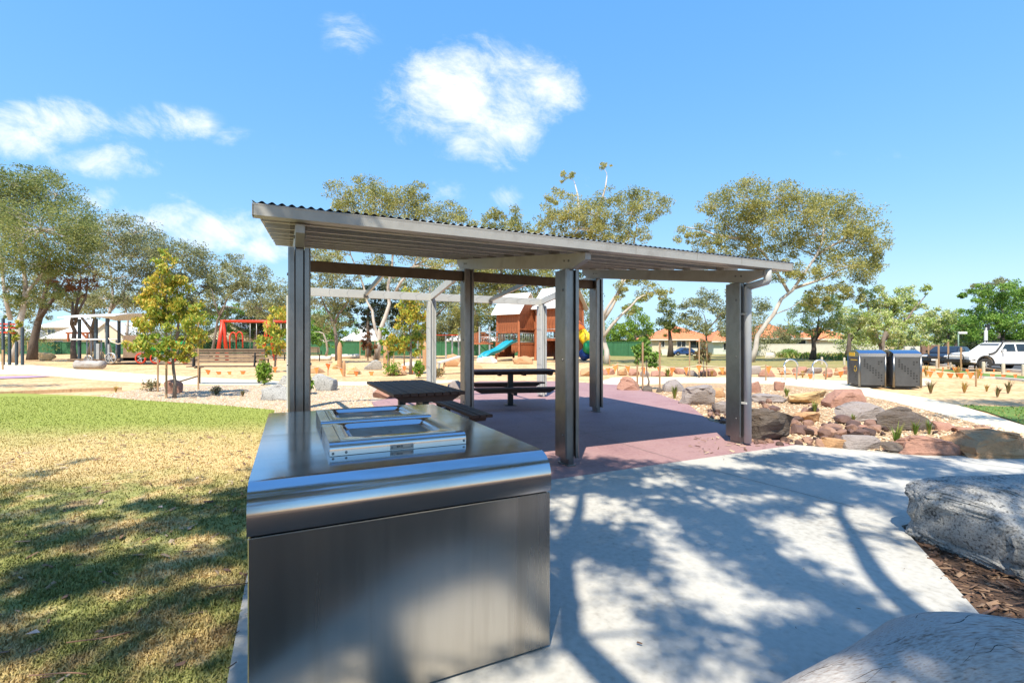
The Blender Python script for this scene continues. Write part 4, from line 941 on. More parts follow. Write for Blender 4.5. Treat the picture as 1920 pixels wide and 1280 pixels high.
tree('gum_tree', 'large olive gum tree above the left half of the shelter roof', [[(705,668),(712,620),(730,570),(735,500),(720,430)],[(712,640),(700,600),(688,565),(672,510),(650,440)],[(735,560),(775,500),(800,440)],[(735,520),(845,450)]],
     [(640,372,34,28),(690,352,34,24),(715,380,44,34),(665,400,44,28),(755,385,36,34),(785,365,26,22),(800,405,42,26),(845,400,34,24),(740,420,60,26),(870,425,24,20),(630,440,30,24),(690,450,50,26),(830,445,40,22),(620,480,30,26),(770,470,40,26),(845,500,40,26),(700,500,40,24)], 46, GUM1, BARKP, 9, r0=.42, group=BG, dens=.30)
tree('gum_tree', 'drooping grey green gum behind the shelter corner post', [[(633,662),(630,630),(618,590),(600,550)],[(625,610),(650,570),(660,530)]], [(600,520,34,24),(640,520,34,24),(590,560,30,26),(625,570,32,24),(655,555,28,24),(610,605,26,20),(590,480,34,22),(640,600,22,18)], 38, GUM2, BARKG, 10, r0=.28, group=BG, dens=.28)
tree('conifer_tree', 'dark spreading conifer left of the white gum trunk', [[(690,660),(690,620),(692,570)]], [(670,590,34,14),(700,575,36,16),(680,610,40,12),(715,600,34,14),(660,575,26,12),(700,550,36,18),(670,555,30,14),(740,580,30,20),(760,600,20,24),(760,560,26,20)], 56, DARKL, BARKD, 11, group=BG, droop=0)
tree('gum_tree', 'yellowish gum crown in the middle of the roofline', [[(940,655),(938,560),(945,480)]], [(950,405,34,20),(920,420,34,20),(975,425,26,20),(940,445,50,22),(900,440,26,16),(960,480,44,26),(905,500,40,26),(945,530,50,24),(890,540,36,26),(870,580,34,28),(920,570,44,26),(960,575,30,30),(880,620,30,22)], 62, GUM1, BARKG, 12, group=BG, dens=.3)
tree('gum_tree', 'tall open gum behind the right half of the shelter roof', [[(1138,690),(1132,640),(1128,580),(1120,500),(1105,430)],[(1132,630),(1165,590),(1195,560),(1230,545)],[(1132,600),(1160,550),(1185,480),(1195,420)],[(1128,600),(1150,560),(1175,520)],[(1110,450),(1085,390),(1078,345)],[(1108,440),(1130,370),(1138,330)]],
     [(1066,330,20,12),(1135,312,12,9),(1045,368,22,16),(1065,395,40,26),(1105,400,40,30),(1025,410,36,22),(1085,430,56,24),(1140,375,28,24),(1190,368,34,24),(1225,390,32,26),(1185,400,38,24),(1150,420,40,22),(1180,445,50,20),(1110,455,40,18),(1020,440,36,18),(1215,545,30,20),(1190,520,30,18),(1165,545,20,16),(1245,550,16,12),(1090,520,26,20),(1180,580,16,14)], 36, GUM1, BARKP, 13, r0=.36, group=BG, dens=.29)
tree('gum_tree', 'broad gum with white leaning trunk behind the right end of the roof', [[(1408,662),(1420,630),(1450,590),(1485,545),(1530,480),(1545,420)],[(1480,550),(1450,500),(1400,450),(1360,420)],[(1530,480),(1580,450),(1610,420)],[(1490,540),(1550,520),(1600,500)],[(1400,450),(1340,440),(1280,425)]],
     [(1345,385,34,28),(1400,370,44,30),(1455,372,44,28),(1370,420,50,30),(1430,415,52,32),(1500,395,44,32),(1550,385,44,32),(1600,410,40,36),(1640,450,26,34),(1590,455,46,32),(1530,440,50,32),(1290,440,30,18),(1325,455,36,20),(1400,465,56,26),(1470,460,46,26),(1570,500,46,26),(1620,505,30,30),(1350,490,36,20),(1500,510,40,22),(1450,505,36,20),(1640,490,18,22),(1560,545,40,18),(1600,555,22,18),(1530,570,30,16)], 40, GUM1, BARKP, 14, r0=.36, group=BG, dens=.33)
tree('gum_tree', 'low grey gum hanging over the orange roofed house', [[(1325,662),(1324,630),(1320,590)],[(1324,620),(1350,590),(1380,570)]], [(1300,575,26,20),(1325,560,30,22),(1355,580,30,24),(1310,610,28,20),(1345,615,30,18),(1385,590,26,26),(1395,555,24,24),(1290,600,18,16),(1420,580,24,22),(1375,540,22,18)], 52, GUM2, BARKD, 15, r0=.22, group=BG, dens=.28)
tree('dark_tree', 'small dark round tree left of the low grey gum', [[(1257,658),(1256,630),(1255,610)]], [(1250,580,18,18),(1262,600,20,18),(1245,605,16,14),(1258,620,18,12)], 56, GUM3, BARKD, 16, group=BG, dens=.4)
tree('lime_tree', 'bright green tree beside the blue roofed shed', [[(1190,662),(1190,640),(1192,610)]], [(1185,585,16,18),(1200,610,26,20),(1172,612,20,16),(1215,625,22,14),(1190,632,30,14),(1160,628,18,12),(1195,570,10,14)], 64, LIME, BARKG, 17, group=BG, droop=0, dens=.36)
tree('blossom_tree', 'pale flowering tree behind the cream fence, leftmost of four', [[(1523,672),(1525,640),(1535,600)],[(1525,640),(1505,605)],[(1526,640),(1560,600)]], [(1510,585,28,22),(1545,575,30,24),(1500,615,30,18),(1540,610,34,20),(1575,600,24,20),(1565,570,18,16),(1525,560,20,16),(1585,625,18,14)], 46, PEAR, BARKD, 18, group=BG, droop=0, dens=.34)
tree('blossom_tree', 'pale flowering tree with dark twisted trunk left of the bins', [[(1588,668),(1592,640),(1600,610)],[(1592,640),(1620,600)]], [(1600,590,26,18),(1625,610,24,18),(1600,620,26,14),(1580,600,20,16)], 50, PEAR, BARKD, 19, group=BG, droop=0, dens=.3)
tree('blossom_tree', 'upright pale green blossom tree behind the bins', [[(1650,675),(1655,640),(1668,600),(1680,560)],[(1652,650),(1630,600),(1625,560)],[(1655,640),(1700,600),(1735,555)],[(1668,600),(1660,560),(1655,540)]], [(1630,560,18,20),(1655,555,16,20),(1680,560,20,20),(1640,595,28,22),(1690,585,26,20),(1715,570,18,14),(1735,545,10,12),(1670,615,36,18),(1715,610,26,18),(1745,585,14,12),(1635,630,28,14),(1690,635,34,14),(1730,640,22,12),(1705,545,9,10),(1660,580,30,20),(1700,560,16,14),(1615,605,26,18)], 42, PEAR, BARKG, 20, group=BG, droop=0, dens=.44)
tree('blossom_tree', 'pale blossom tree between the bins and the white car', [[(1775,672),(1775,645),(1780,620)]], [(1765,605,22,18),(1790,615,20,16),(1770,630,26,14),(1750,620,18,14),(1800,600,16,14),(1790,640,20,10),(1745,600,18,16),(1785,590,16,14)], 48, PEAR, BARKG, 21, group=BG, droop=0, dens=.44)
tree('broadleaf_tree', 'big dense green tree above the white car', [[(1880,668),(1880,630),(1882,590)],[(1880,630),(1920,590)]], [(1835,600,28,22),(1870,570,34,22),(1910,565,34,24),(1860,610,36,22),(1905,605,40,26),(1840,630,30,16),(1890,640,40,16),(1945,590,36,40),(1820,575,20,16),(1812,610,22,18),(1832,550,24,16),(1925,540,32,20),(1875,545,30,16),(1945,630,30,24)], 44, GREEN, BARKD, 22, group=BG, droop=0, dens=.4, r0=.35)
tree('gum_tree', 'brownish gum crown rising behind the big green tree at right', [[(1870,655),(1868,600),(1865,560)]], [(1840,545,26,14),(1870,535,28,14),(1895,550,24,14),(1850,560,26,12),(1915,552,20,12)], 66, GUM2, BARKG, 23, group=BG, limbs=False)
tree('dark_tree', 'dark shrubby tree behind the parked dark car', [[(1790,668),(1792,650),(1794,635)]], [(1810,640,18,16),(1835,645,20,14),(1825,655,20,10)], 52, DARKL, BARKD, 24, group=BG, droop=0)
tree('dark_tree', 'dark tree behind the playground tower', [[(900,660),(895,620),(890,580)]], [(880,600,26,24),(905,590,26,24),(925,610,24,24),(890,630,30,16),(855,600,20,24),(1020,590,30,34),(1060,600,24,34),(985,610,24,28)], 70, GUM3, BARKD, 25, group=BG, droop=0, limbs=False)
tree('gum_tree', 'bare limbed shrubby tree in front of the green fence', [[(610,665),(612,640),(606,625),(590,622)]], [(580,630,18,12),(600,640,22,12),(575,645,20,12),(630,640,16,10)], 52, GREEN, BARKP, 26, group=BG, droop=0, r0=.22)
tree('gum_tree', 'olive gum mass filling the gap behind the playground tower', [[(1000,662),(1005,600),(1010,540)],[(1005,600),(975,560)]], [(985,500,40,26),(1030,490,40,26),(1005,535,44,24),(960,540,36,26),(1050,530,34,26),(1085,560,28,26),(930,520,36,24),(1060,580,30,28),(1010,575,40,26),(960,590,34,24),(890,515,36,22)], 66, GUM1, BARKG, 51, group=BG)
tree('gum_tree', 'grey green gum mass behind the white gum trunk', [[(800,662),(802,600),(806,540)],[(802,610),(840,570)]], [(800,520,40,28),(850,540,40,28),(820,570,44,26),(780,570,34,28),(870,600,36,24),(830,610,40,22),(785,615,30,20),(745,540,34,24)], 68, GUM2, BARKG, 52, group=BG)
tree('broadleaf_tree', 'dark green tree mass beyond the fence right of the corner post', [[(600,664),(602,630),(604,600)]], [(590,600,30,22),(620,590,30,22),(570,620,26,18),(610,625,34,18),(645,615,26,18),(560,590,22,24)], 72, GREEN, BARKD, 53, group=BG, droop=0)
tree('broadleaf_tree', 'mid green tree mass behind the red swing frame', [[(545,664),(545,630),(546,600)]], [(450,625,30,18),(530,615,30,22),(495,630,34,16),(545,585,26,26)], 74, GREEN, BARKD, 54, group=BG, droop=0)
tree('gum_tree', 'dusky gum mass behind the toy train shelter', [[(170,660),(172,620),(175,570)],[(172,620),(120,580)]], [(110,560,36,20),(160,575,40,20),(215,560,40,20),(265,570,36,22),(300,580,34,24),(340,575,34,24),(60,585,30,18)], 70, GUM2, BARKD, 55, group=BG)
# garden bushes along the fence and far greenery
for i, (px, py, wp, hp, m, lab) in enumerate([(250,655,40,14,GREEN,'green bush at the foot of the fence left of the train'),(120,652,26,14,GREEN,'dark bush behind the rusty tree'),(640,664,90,16,GREEN,'long low green bush before the green fence'),(700,667,40,14,DARKL,'dark low bush right of the white gum trunk'),(820,664,60,12,GREEN,'low green bush left of the tower'),
      (1165,662,50,12,DARKL,'dark low bush before the green fence end'),(1178,650,26,16,LIME,'yellow green bush under the lime tree'),(1240,652,22,16,LIME,'yellow bush beside the orange roofed house'),(1312,662,24,10,DARKL,'round bush before the pale green wall'),(1425,664,34,14,DARKL,'dark bush under the white leaning trunk'),
      (1480,667,30,14,GREEN,'dark green bush before the cream fence'),(1752,672,34,18,LIME,'lime bush right of the bins'),(1770,676,24,12,GREEN,'green bush before the brick wall'),(1815,660,20,22,LIME,'lime bush beside the street sign')]):
    bush(px, py, wp, hp, m, lab, 700+i, 900, .2)
for i, (px, wp, hp, d_, m, lab) in enumerate([(20,120,40,66,GUM3,'olive scrub at the far left beyond the fence'),(290,90,46,64,GUM2,'grey scrub behind the golden young tree'),(365,80,50,66,GUM3,'olive scrub left of the red swing'),(560,110,60,68,GREEN,'green thicket behind the far benches'),(745,90,70,66,GUM3,'olive thicket right of the white gum trunk'),
        (850,110,80,70,GUM1,'tall olive thicket left of the playground tower'),(1085,90,90,64,GUM3,'tall olive thicket right of the playground tower'),(1150,50,44,66,GREEN,'green thicket beside the blue roofed shed'),(1400,90,60,60,GUM2,'grey scrub under the white leaning gum'),(1470,50,40,70,GUM2,'grey scrub behind the cream fence'),(1610,90,50,58,PEAR,'pale scrub left of the bins'),(1720,100,50,56,PEAR,'pale blossom scrub right of the bins'),(1800,60,50,58,GREEN,'green scrub left of the big green tree')]):
    bush(px, HY+F*H/d_, wp*1.1, hp*1.45, m, lab, 850+i, 4200, .26)
FARL = leafmat('far_leaves', [(.045,.075,.03),(.085,.12,.045),(.13,.15,.07)], .25)
rg = np.random.default_rng(99); Ps = []
for i in range(210):
    x = rg.uniform(-150,160); y = rg.uniform(105,150); h = rg.uniform(2.2,6.2); r = rg.uniform(2.5,5)
    q = rg.normal(size=(230,3)); q /= np.linalg.norm(q,axis=1)[:,None]; q *= (rg.random(230)**.4)[:,None]
    Ps.append(q*np.array([r,r,h*.5])+np.array([x,y,h*.5]))
tag(link('far_treeline', leaf_mesh(np.concatenate(Ps), .9, .5, rg, 0), FARL), 'far green tree line along the horizon', 'tree line', None, 'stuff')

# young staked trees
def stake(px, py, ytop, label, group=None, wd=.05, lean=0.0):
    g = G(px, py); h = (py-ytop)*g.y/F
    o = box('stake', STAKEM, (wd, wd, h+.05), (g.x, g.y, h/2-.05), (0, lean, .4), None, .005); return tag(o, label, 'stake', group)
tree('young_tree', 'young golden green tree with drooping leaves tied to stakes, in the gravel', [[(327,733),(325,690),(318,640),(312,590),(308,530)],[(322,680),(345,640),(360,600)],[(320,660),(285,630),(270,600)]],
     [(308,492,18,22),(300,530,28,24),(330,535,22,22),(290,570,34,24),(340,575,34,24),(310,605,36,22),(270,610,26,18),(360,615,26,20),(290,645,36,18),(340,650,32,18),(372,590,14,14),(265,645,22,16),(318,565,30,20),(352,665,18,14),(300,665,24,12),(378,640,12,12)], 13.2, GOLD, BARKG, 31, leaf=9, dens=.11, droop=.9, r0=.045, sub=10, wr=.42)
tree('young_tree', 'yellow green young tree behind the slatted table', [[(770,700),(770,640),(772,590)]], [(768,560,18,18),(760,590,26,20),(785,600,22,20),(755,625,28,18),(785,635,22,18),(765,655,30,14),(740,645,18,14)], 24, GOLD, BARKG, 32, leaf=8, dens=.12, droop=.8, r0=.08, sub=9, wr=.42)
tree('young_tree', 'orange tinged young tree left of the shelter corner post', [[(515,690),(515,640),(512,600)]], [(512,590,16,18),(520,615,22,18),(505,640,20,16),(522,650,20,14),(495,660,16,12),(530,590,12,16)], 26, GOLD, BARKG, 33, leaf=8, dens=.12, droop=.8, r0=.06, sub=9, wr=.42)
tree('sapling', 'bushy green sapling between three stakes beside the brown boulder', [[(1214,727),(1213,700),(1212,670)]], [(1205,660,18,14),(1225,665,14,14),(1212,645,16,10),(1200,675,14,10),(1222,682,14,8),(1195,660,10,10)], 15.8, GREEN, BARKG, 34, leaf=9, dens=.12, droop=.5, r0=.035, sub=9, wr=.42)
tree('sapling', 'thin pinkish sapling between stakes left of the downpipe post', [[(1318,704),(1319,680),(1320,660)]], [(1315,660,12,10),(1325,672,12,10),(1310,675,10,8),(1318,645,8,8)], 22, SHRUB, BARKG, 35, leaf=8, dens=.14, droop=.5, r0=.035, sub=7, wr=.42)
tree('sapling', 'small reddish sapling between stakes before the green fence', [[(690,668),(690,650),(690,635)]], [(688,640,12,10),(695,650,12,8),(684,650,8,8),(690,628,8,6)], 44, REDL, BARKG, 36, leaf=6, dens=.2, r0=.05, sub=7, wr=.42)
tree('sapling', 'leafy green sapling beside the carved orange post', [[(728,690),(728,670),(726,640)]], [(726,640,12,12),(730,660,12,10),(722,620,8,10),(735,640,8,10)], 28, LIME, BARKG, 37, leaf=8, dens=.14, r0=.05, sub=7, wr=.42)
tree('sapling', 'small green sapling at the far left playground', [[(30,665),(30,640),(28,620)]], [(30,620,10,12),(26,635,10,8),(34,605,6,8)], 34, GOLD, BARKG, 38, leaf=7, dens=.16, r0=.05, sub=7, wr=.42)
bush(495,720,30,44,LIME,'bushy lime plant at the end of the timber bench',801,500,.16,'shrub')
bush(570,738,34,36,LIME,'green fern like plant behind the shelter corner post',802,420,.2,'shrub')
bush(785,707,22,34,LIME,'lime green shrub left of the pergola post',803,420,.16,'shrub')
bush(405,739,20,18,SHRUB,'small dark shrub in the gravel before the bench',804,260,.07,'shrub')
bush(284,732,34,24,SHRUB,'dry leafy shrub left of the golden tree stakes',805,300,.09,'shrub')
bush(735,703,34,26,LIME,'yellow green low shrub in the sandy garden',806,360,.14,'shrub')
bush(820,706,26,18,SHRUB,'dry shrub below the pale ramp',807,260,.12,'shrub')
for a in [(296,733,640,'left wooden stake of the golden tree'),(312,744,600,'front wooden stake of the golden tree'),(372,729,598,'right wooden stake of the golden tree'),
          (1205,731,640,'middle pale stake beside the bushy sapling'),(1195,729,672,'dark short stake left of the bushy sapling'),(1237,733,640,'right pale stake beside the bushy sapling'),
          (1293,706,640,'left stake of the pinkish sapling'),(1311,707,638,'middle stake of the pinkish sapling'),(1325,705,638,'right stake of the pinkish sapling'),
          (758,697,612,'tall pale stake before the yellow green young tree'),(722,686,636,'stake beside the leafy green sapling'),(738,688,638,'dark stake right of the leafy green sapling'),(788,692,640,'dark stake left of the pergola post'),(796,690,638,'thin stake beside the pergola post'),
          (675,672,632,'left stake of the reddish sapling'),(686,672,632,'middle stake of the reddish sapling'),(703,674,632,'right stake of the reddish sapling'),(581,682,632,'thin pale stake right of the shelter corner post'),
          (1436,712,682,'short pale stake carrying bunting right of the downpipe post'),(1158,702,678,'short pale stake carrying bunting left of the sapling'),(615,702,680,'short stake carrying bunting behind the granite block'),(1830,722,695,'leaning pale stake below the white car'),
          (1741,684,646,'left tall stake of the saplings right of the bins'),(1760,690,646,'tall brown stake right of the bins'),(1778,690,640,'tall stake before the brick wall'),(1802,694,650,'stake before the dark car'),(1828,692,652,'stake left of the white car wheel'),
          (16,672,612,'left stake of the far left sapling'),(24,672,622,'middle stake of the far left sapling'),(32,672,632,'right stake of the far left sapling'),(52,672,640,'thin stake before the yellow boulder'),(5,692,655,'stake at the left edge of the picture'),(1143,684,665,'short pale post standing at the edge of the dry field')]:
    stake(a[0], a[1], a[2], a[3], None, .045 if a[1] > 700 else .07)
o = beam('tree_tie', STAKEM, G(372,729)+Vector((0,-.03,.43)), G(329,733)+Vector((0,-.05,.26)), .012, .05); tag(o, 'webbing strap tying the golden tree to its right stake', 'strap')
# carved timber totems
for i, (px, py, yt, wpx, lab) in enumerate([(637,690,640,9,'tall pointed orange carved post in the sandy garden'),(725,688,636,13,'broad carved orange post with knobbly outline'),(797,690,640,10,'carved orange post left of the pergola post'),(645,704,676,6,'short orange post carrying bunting')]):
    g = G(px, py); s = g.y/F; h = (py-yt)*s; r = wpx*s/2
    me = lathe_me([(r*.85,-.05),(r,h*.2),(r*.9,h*.45),(r*1.05,h*.6),(r*.95,h*.8),(r*.5,h*.95),(0.005,h)], 9)
    tag(link('carved_post', me, R_ORANGE, None, (g.x,g.y,0)), lab, 'post')

# ------------------------------------------------------------------ bunting
def bunting(pts, label, nfl, z=.0):
    root = thing('bunting', label, 'bunting', pts[0]); P_ = []
    for i in range(len(pts)-1):
        a, b = pts[i]-pts[0], pts[i+1]-pts[0]
        for t in np.linspace(0,1,7)[(0 if i == 0 else 1):]: P_.append(a.lerp(b, t) - Vector((0,0,.10*math.sin(t*math.pi))))
    tube('cord', CORDM, P_, .010, root, 4)
    n = len(P_)
    me = mesh('flag', [(-.13,0,0),(.13,0,0),(0.02,.02,-.34)], [(0,1,2)])
    for i in range(nfl):
        t = (i+.5)/nfl*(n-1); k = int(t); p = P_[k].lerp(P_[min(k+1,n-1)], t-k); q = (P_[min(k+1,n-1)]-P_[k])
        link('flag', me, FLAGM, root, p, (rl.uniform(-.2,.2), rl.uniform(-.1,.1), math.atan2(q.y,q.x)+rl.uniform(-.5,.5)))
bunting([S(x,y,d) for x,y,d in [(1120,690,21),(1158,682,21),(1240,686,20),(1310,684,21),(1436,685,20),(1510,700,21),(1590,692,22)]], 'orange pennant bunting strung across the rock garden behind the sapling stakes', 17)
bunting([S(x,y,d) for x,y,d in [(560,690,22),(615,681,22),(680,696,23),(758,686,24),(792,688,24)]], 'orange pennant bunting around the sandy garden behind the barbecue', 10)
bunting([S(x,y,d) for x,y,d in [(1720,690,26),(1778,686,26),(1850,690,26),(1935,692,26)]], 'orange pennant bunting along the car park bollards', 9)
bunting([S(x,y,d) for x,y,d in [(1735,694,22),(1830,697,21),(1935,698,21)]], 'lower orange pennant bunting right of the bins', 10)
bunting([S(x,y,d) for x,y,d in [(380,690,24),(440,695,24),(530,684,25)]], 'orange pennant bunting seen under the timber bench', 6)
bunting([S(x,y,d) for x,y,d in [(880,702,25),(960,690,26),(1040,688,26),(1115,690,26)]], 'orange pennant bunting before the playground tower', 9)

# ------------------------------------------------------------------ benches
def bench(px0, px1, ybase, ytop, label, rz=0.0):
    g = G((px0+px1)/2, ybase); s = g.y/F; wd = (px1-px0)*s; h = (ybase-ytop)*s
    root = thing('bench', label, 'bench', (g.x,g.y,0), rz); sz = h*.50
    for i in range(4):
        z = sz + .10*h + (h-sz-.10*h)*(i+.5)/4; box('back_slat', SLATG, (wd, .04, (h-sz-.1*h)/4*.80), (0, -.02-.10*(z-sz), z), (R(-8),0,0), root, .004)
    box('top_rail', SLATG, (wd, .09, .05), (0, -.02-.10*(h-sz), h), parent=root, bev=.004)
    for i in range(4): box('seat_slat', SLATG, (wd, .10, .045), (0, .06+.12*i, sz), parent=root, bev=.004)
    for sx in (-1, 1):
        x = sx*wd*.38
        box('leg', BLACKS, (.06,.10,sz), (x, .22, sz/2), parent=root, bev=.005)
        box('arm_bracket', BLACKS, (.05,.06,h-sz), (x, -.075-.02, sz+(h-sz)/2), (R(-8),0,0), root, .005)
        box('seat_rail', BLACKS, (.05,.52,.04), (x,.22,sz-.045), parent=root)
        box('armrest', BLACKS, (.05,.36,.04), (sx*wd*.47,.22,sz+.26), parent=root)
        box('armrest_post', BLACKS, (.04,.04,.26), (sx*wd*.47,.38,sz+.13), parent=root)
    return root
bench(350,497,719,655,'timber slat park bench seen from behind, beside the golden tree',R(2))
bench(528,556,676,651,'far small timber bench just left of the shelter corner post')
bench(576,600,677,651,'far small timber bench just right of the shelter corner post')

# ------------------------------------------------------------------ red swing
swg = thing('swing_set', 'red steel swing frame with hanging seats behind the bench', 'swing', (0,0,0))
dS = 44
def Sw(px, py, dd=0): return S(px, py, dS+dd)
for (tx, a, b_) in ((418,(406,672),(426,668)),(503,(491,674),(516,674))):
    for foot, dd in ((a,-.3),(b_,.4)): tube('frame_leg', REDP, [Sw(tx,600), S(foot[0], HY+F*1.5/(dS+dd), dS+dd)], .16, swg, 10)
tube('cross_bar', REDP, [Sw(414,602), Sw(560,603)], .13, swg, 10)
for x, yb in ((469,657),(481,657),(527,657),(537,657)):
    tube('chain', GUARD, [Sw(x,604), Sw(x,yb)], .025, swg, 5)
box('swing_seat', BLACKS, (.65,.25,.08), Sw(475,657), parent=swg); box('swing_seat', BLACKS, (.6,.25,.08), Sw(532,657), parent=swg)
sp_ = thing('climbing_hoops', 'orange looped climbing hoops behind the swing', 'play equipment', (0,0,0))
for x0, x1, yt in ((431,443,623),(443,455,622)):
    tube('hoop', REDP, [S(x0,660,50)] + [S((x0+x1)/2-(x1-x0)/2*math.cos(a), yt+9-9*math.sin(a), 50) for a in np.linspace(0,math.pi,9)] + [S(x1,652,50)], .07, sp_, 8)

# ------------------------------------------------------------------ toy train shelter
dT = 36.5
tr_ = thing('toy_train_shelter', 'timber toy train play shelter with curved white roof', 'play equipment', (0,0,0))
NAVY = mat('navy_post', [(.03,.05,.07),(.045,.07,.09)], 4, .6)
def zt(py, dd=0): return H+(HY-py)*(dT+dd)/F
xs = [(px-CX)*dT/F for px in (149,193,220)]
for x, dd in ((xs[0],.0),(xs[1],-.6),(xs[2],-.9),(xs[0]+.9,2.6),(xs[2]+.6,1.9)): box('post', NAVY, (.17,.17,zt(598)), (x, dT+dd, zt(598)/2), parent=tr_, bev=.01)
V, Fc = [], []; x0, x1 = (140-CX)*dT/F, (245-CX)*dT/F
for i, t in enumerate(np.linspace(0,1,13)):
    yy = dT-1.4+t*4.2; zz = zt(601)+.42*math.sin(math.pi*(t*.8+.1))
    for x, dz in ((x0+t*.8,0),(x1+t*.8,.15)): V += [(x,yy,zz+dz),(x,yy,zz+dz+.06)]
for i in range(12):
    a = i*4; b_ = a+4; Fc += [(a+1,a+3,b_+3,b_+1),(a,b_,b_+2,a+2),(a,a+1,b_+1,b_),(a+2,b_+2,b_+3,a+3)]
Fc += [(0,2,3,1),(48,49,51,50)]
link('curved_roof', mesh('roof', V, Fc, True), WHITE, tr_).data.set_sharp_from_angle(angle=R(40))
box('guard_rail', WHITE, (xs[2]-xs[0],.08,.09), ((xs[0]+xs[2])/2, dT-.7, zt(636)), parent=tr_)
for px in (159,167,173,186,214): tube('baluster', GUARD, [((px-CX)*dT/F, dT+.2, .3),((px-CX)*dT/F, dT+.2, zt(637))], .05, tr_, 6)
box('deck', SLATG, (xs[2]-xs[0]+1.6,2.6,.14), ((xs[0]+xs[2])/2+.5, dT+.6, .30), parent=tr_)
box('side_panel', GUARD, (.22,.1,1.2), ((203-CX)*dT/F, dT-.9, .95), parent=tr_); box('side_panel', GUARD, (.14,.1,1.2), ((225-CX)*dT/F, dT-1, .9), parent=tr_)
tube('rope', CORDM, [((220-CX)*dT/F,dT-.9,zt(632)),((228-CX)*dT/F,dT-.9,zt(641)),((240-CX)*dT/F,dT-.9,zt(645)),((256-CX)*dT/F,dT-.9,zt(640))], .04, tr_, 6)
def wheel_sp(px, py, r, dd):
    wroot = link('wheel', lathe_me([(r*.86,-.05),(r,-.05),(r,.05),(r*.86,.05),(r*.86,-.05)], 24, 'y'), GUARD, tr_, ((px-CX)*(dT+dd)/F, dT+dd, r+.02))
    for k_ in range(6): beam('spoke', GUARD, (0,0,0), (r*.87*math.cos(k_*1.047),0,r*.87*math.sin(k_*1.047)), .05, .05, wroot)
wheel_sp(166,672,.32,-1.0); wheel_sp(208,676,.42,-1.3)
GRP = mat('green_play_paint', [(.02,.30,.06),(.03,.36,.08)], 4, .4)
eng = thing('toy_engine', 'green and red toy engine hidden behind the golden tree', 'play equipment', (0,0,0))
tube('boiler', GRP, [S(288,650,36), S(345,650,36)], .45, eng, 14); box('cab', SLATG, (1.6,1.2,1.9), S(262,652,36), parent=eng, bev=.02); box('chassis', BLACKS, (5.2,1.2,.25), S(300,673,36), parent=eng)
for px in (264,292,320,348):
    wr_ = link('wheel', lathe_me([(.32,-.06),(.40,-.06),(.40,.06),(.32,.06),(.32,-.06)], 20, 'y'), REDP, eng, S(px,674,35.2)+Vector((0,0,.1)))
    for k_ in range(5): beam('spoke', GUARD, (0,0,0), (.34*math.cos(k_*1.257),0,.34*math.sin(k_*1.257)), .05, .05, wr_)
# far-left climbing frame and red trellis bars
cf = thing('climbing_equipment', 'slate posts with orange climbing rails at the left edge', 'play equipment', (0,0,0))
for px, yt in ((-6,600),(6,597),(18,603),(42,614),(31,640)): box('post', NAVY, (.13,.13,S(px,yt,34).z), S(px,yt,34)*1.0-Vector((0,0,S(px,yt,34).z/2)), parent=cf)
for y in (607,614,623): tube('rail', REDP, [S(-6,y,34), S(28,y+1,34)], .06, cf, 6)
pr = thing('play_canopy', 'orange slatted play canopy on grey posts between the pergola posts', 'play equipment', (0,0,0))
for x0, x1, y in ((778,800,627),(818,858,628)): 
    for j in range(4): beam('slat', REDP, S(x0,y,50+j*.5), S(x1,y,50+j*.5), .18, .10, pr)
for px in (783,796,836,848,860): box('post', GUARD, (.16,.16,S(px,628,50).z), S(px,628,50)-Vector((0,0,S(px,628,50).z/2)), parent=pr)
oc = thing('timber_pergola', 'orange timber pergola behind the rusty tree', 'pergola', (0,0,0))
beam('beam', TIMB, S(124,624,52), S(168,624,52), .2, .22, oc)
for a, b_ in (((128,624),(128,640)),((164,624),(164,640)),((155,626),(163,634))): beam('post', TIMB, S(*a,52), S(*b_,52), .16, .16, oc)
rp = thing('pale_ramp', 'pale tilted play panel leaning beside the pergola post', 'play equipment', (0,0,0))
beam('panel', WHITEP, S(822,680,24), S(862,668,24.6), .5, .07, rp); beam('prop', STAKEM, S(830,701,24), S(834,676,24), .08, .08, rp); beam('prop', GUARD, S(822,701,24), S(824,679,24), .10, .10, rp)

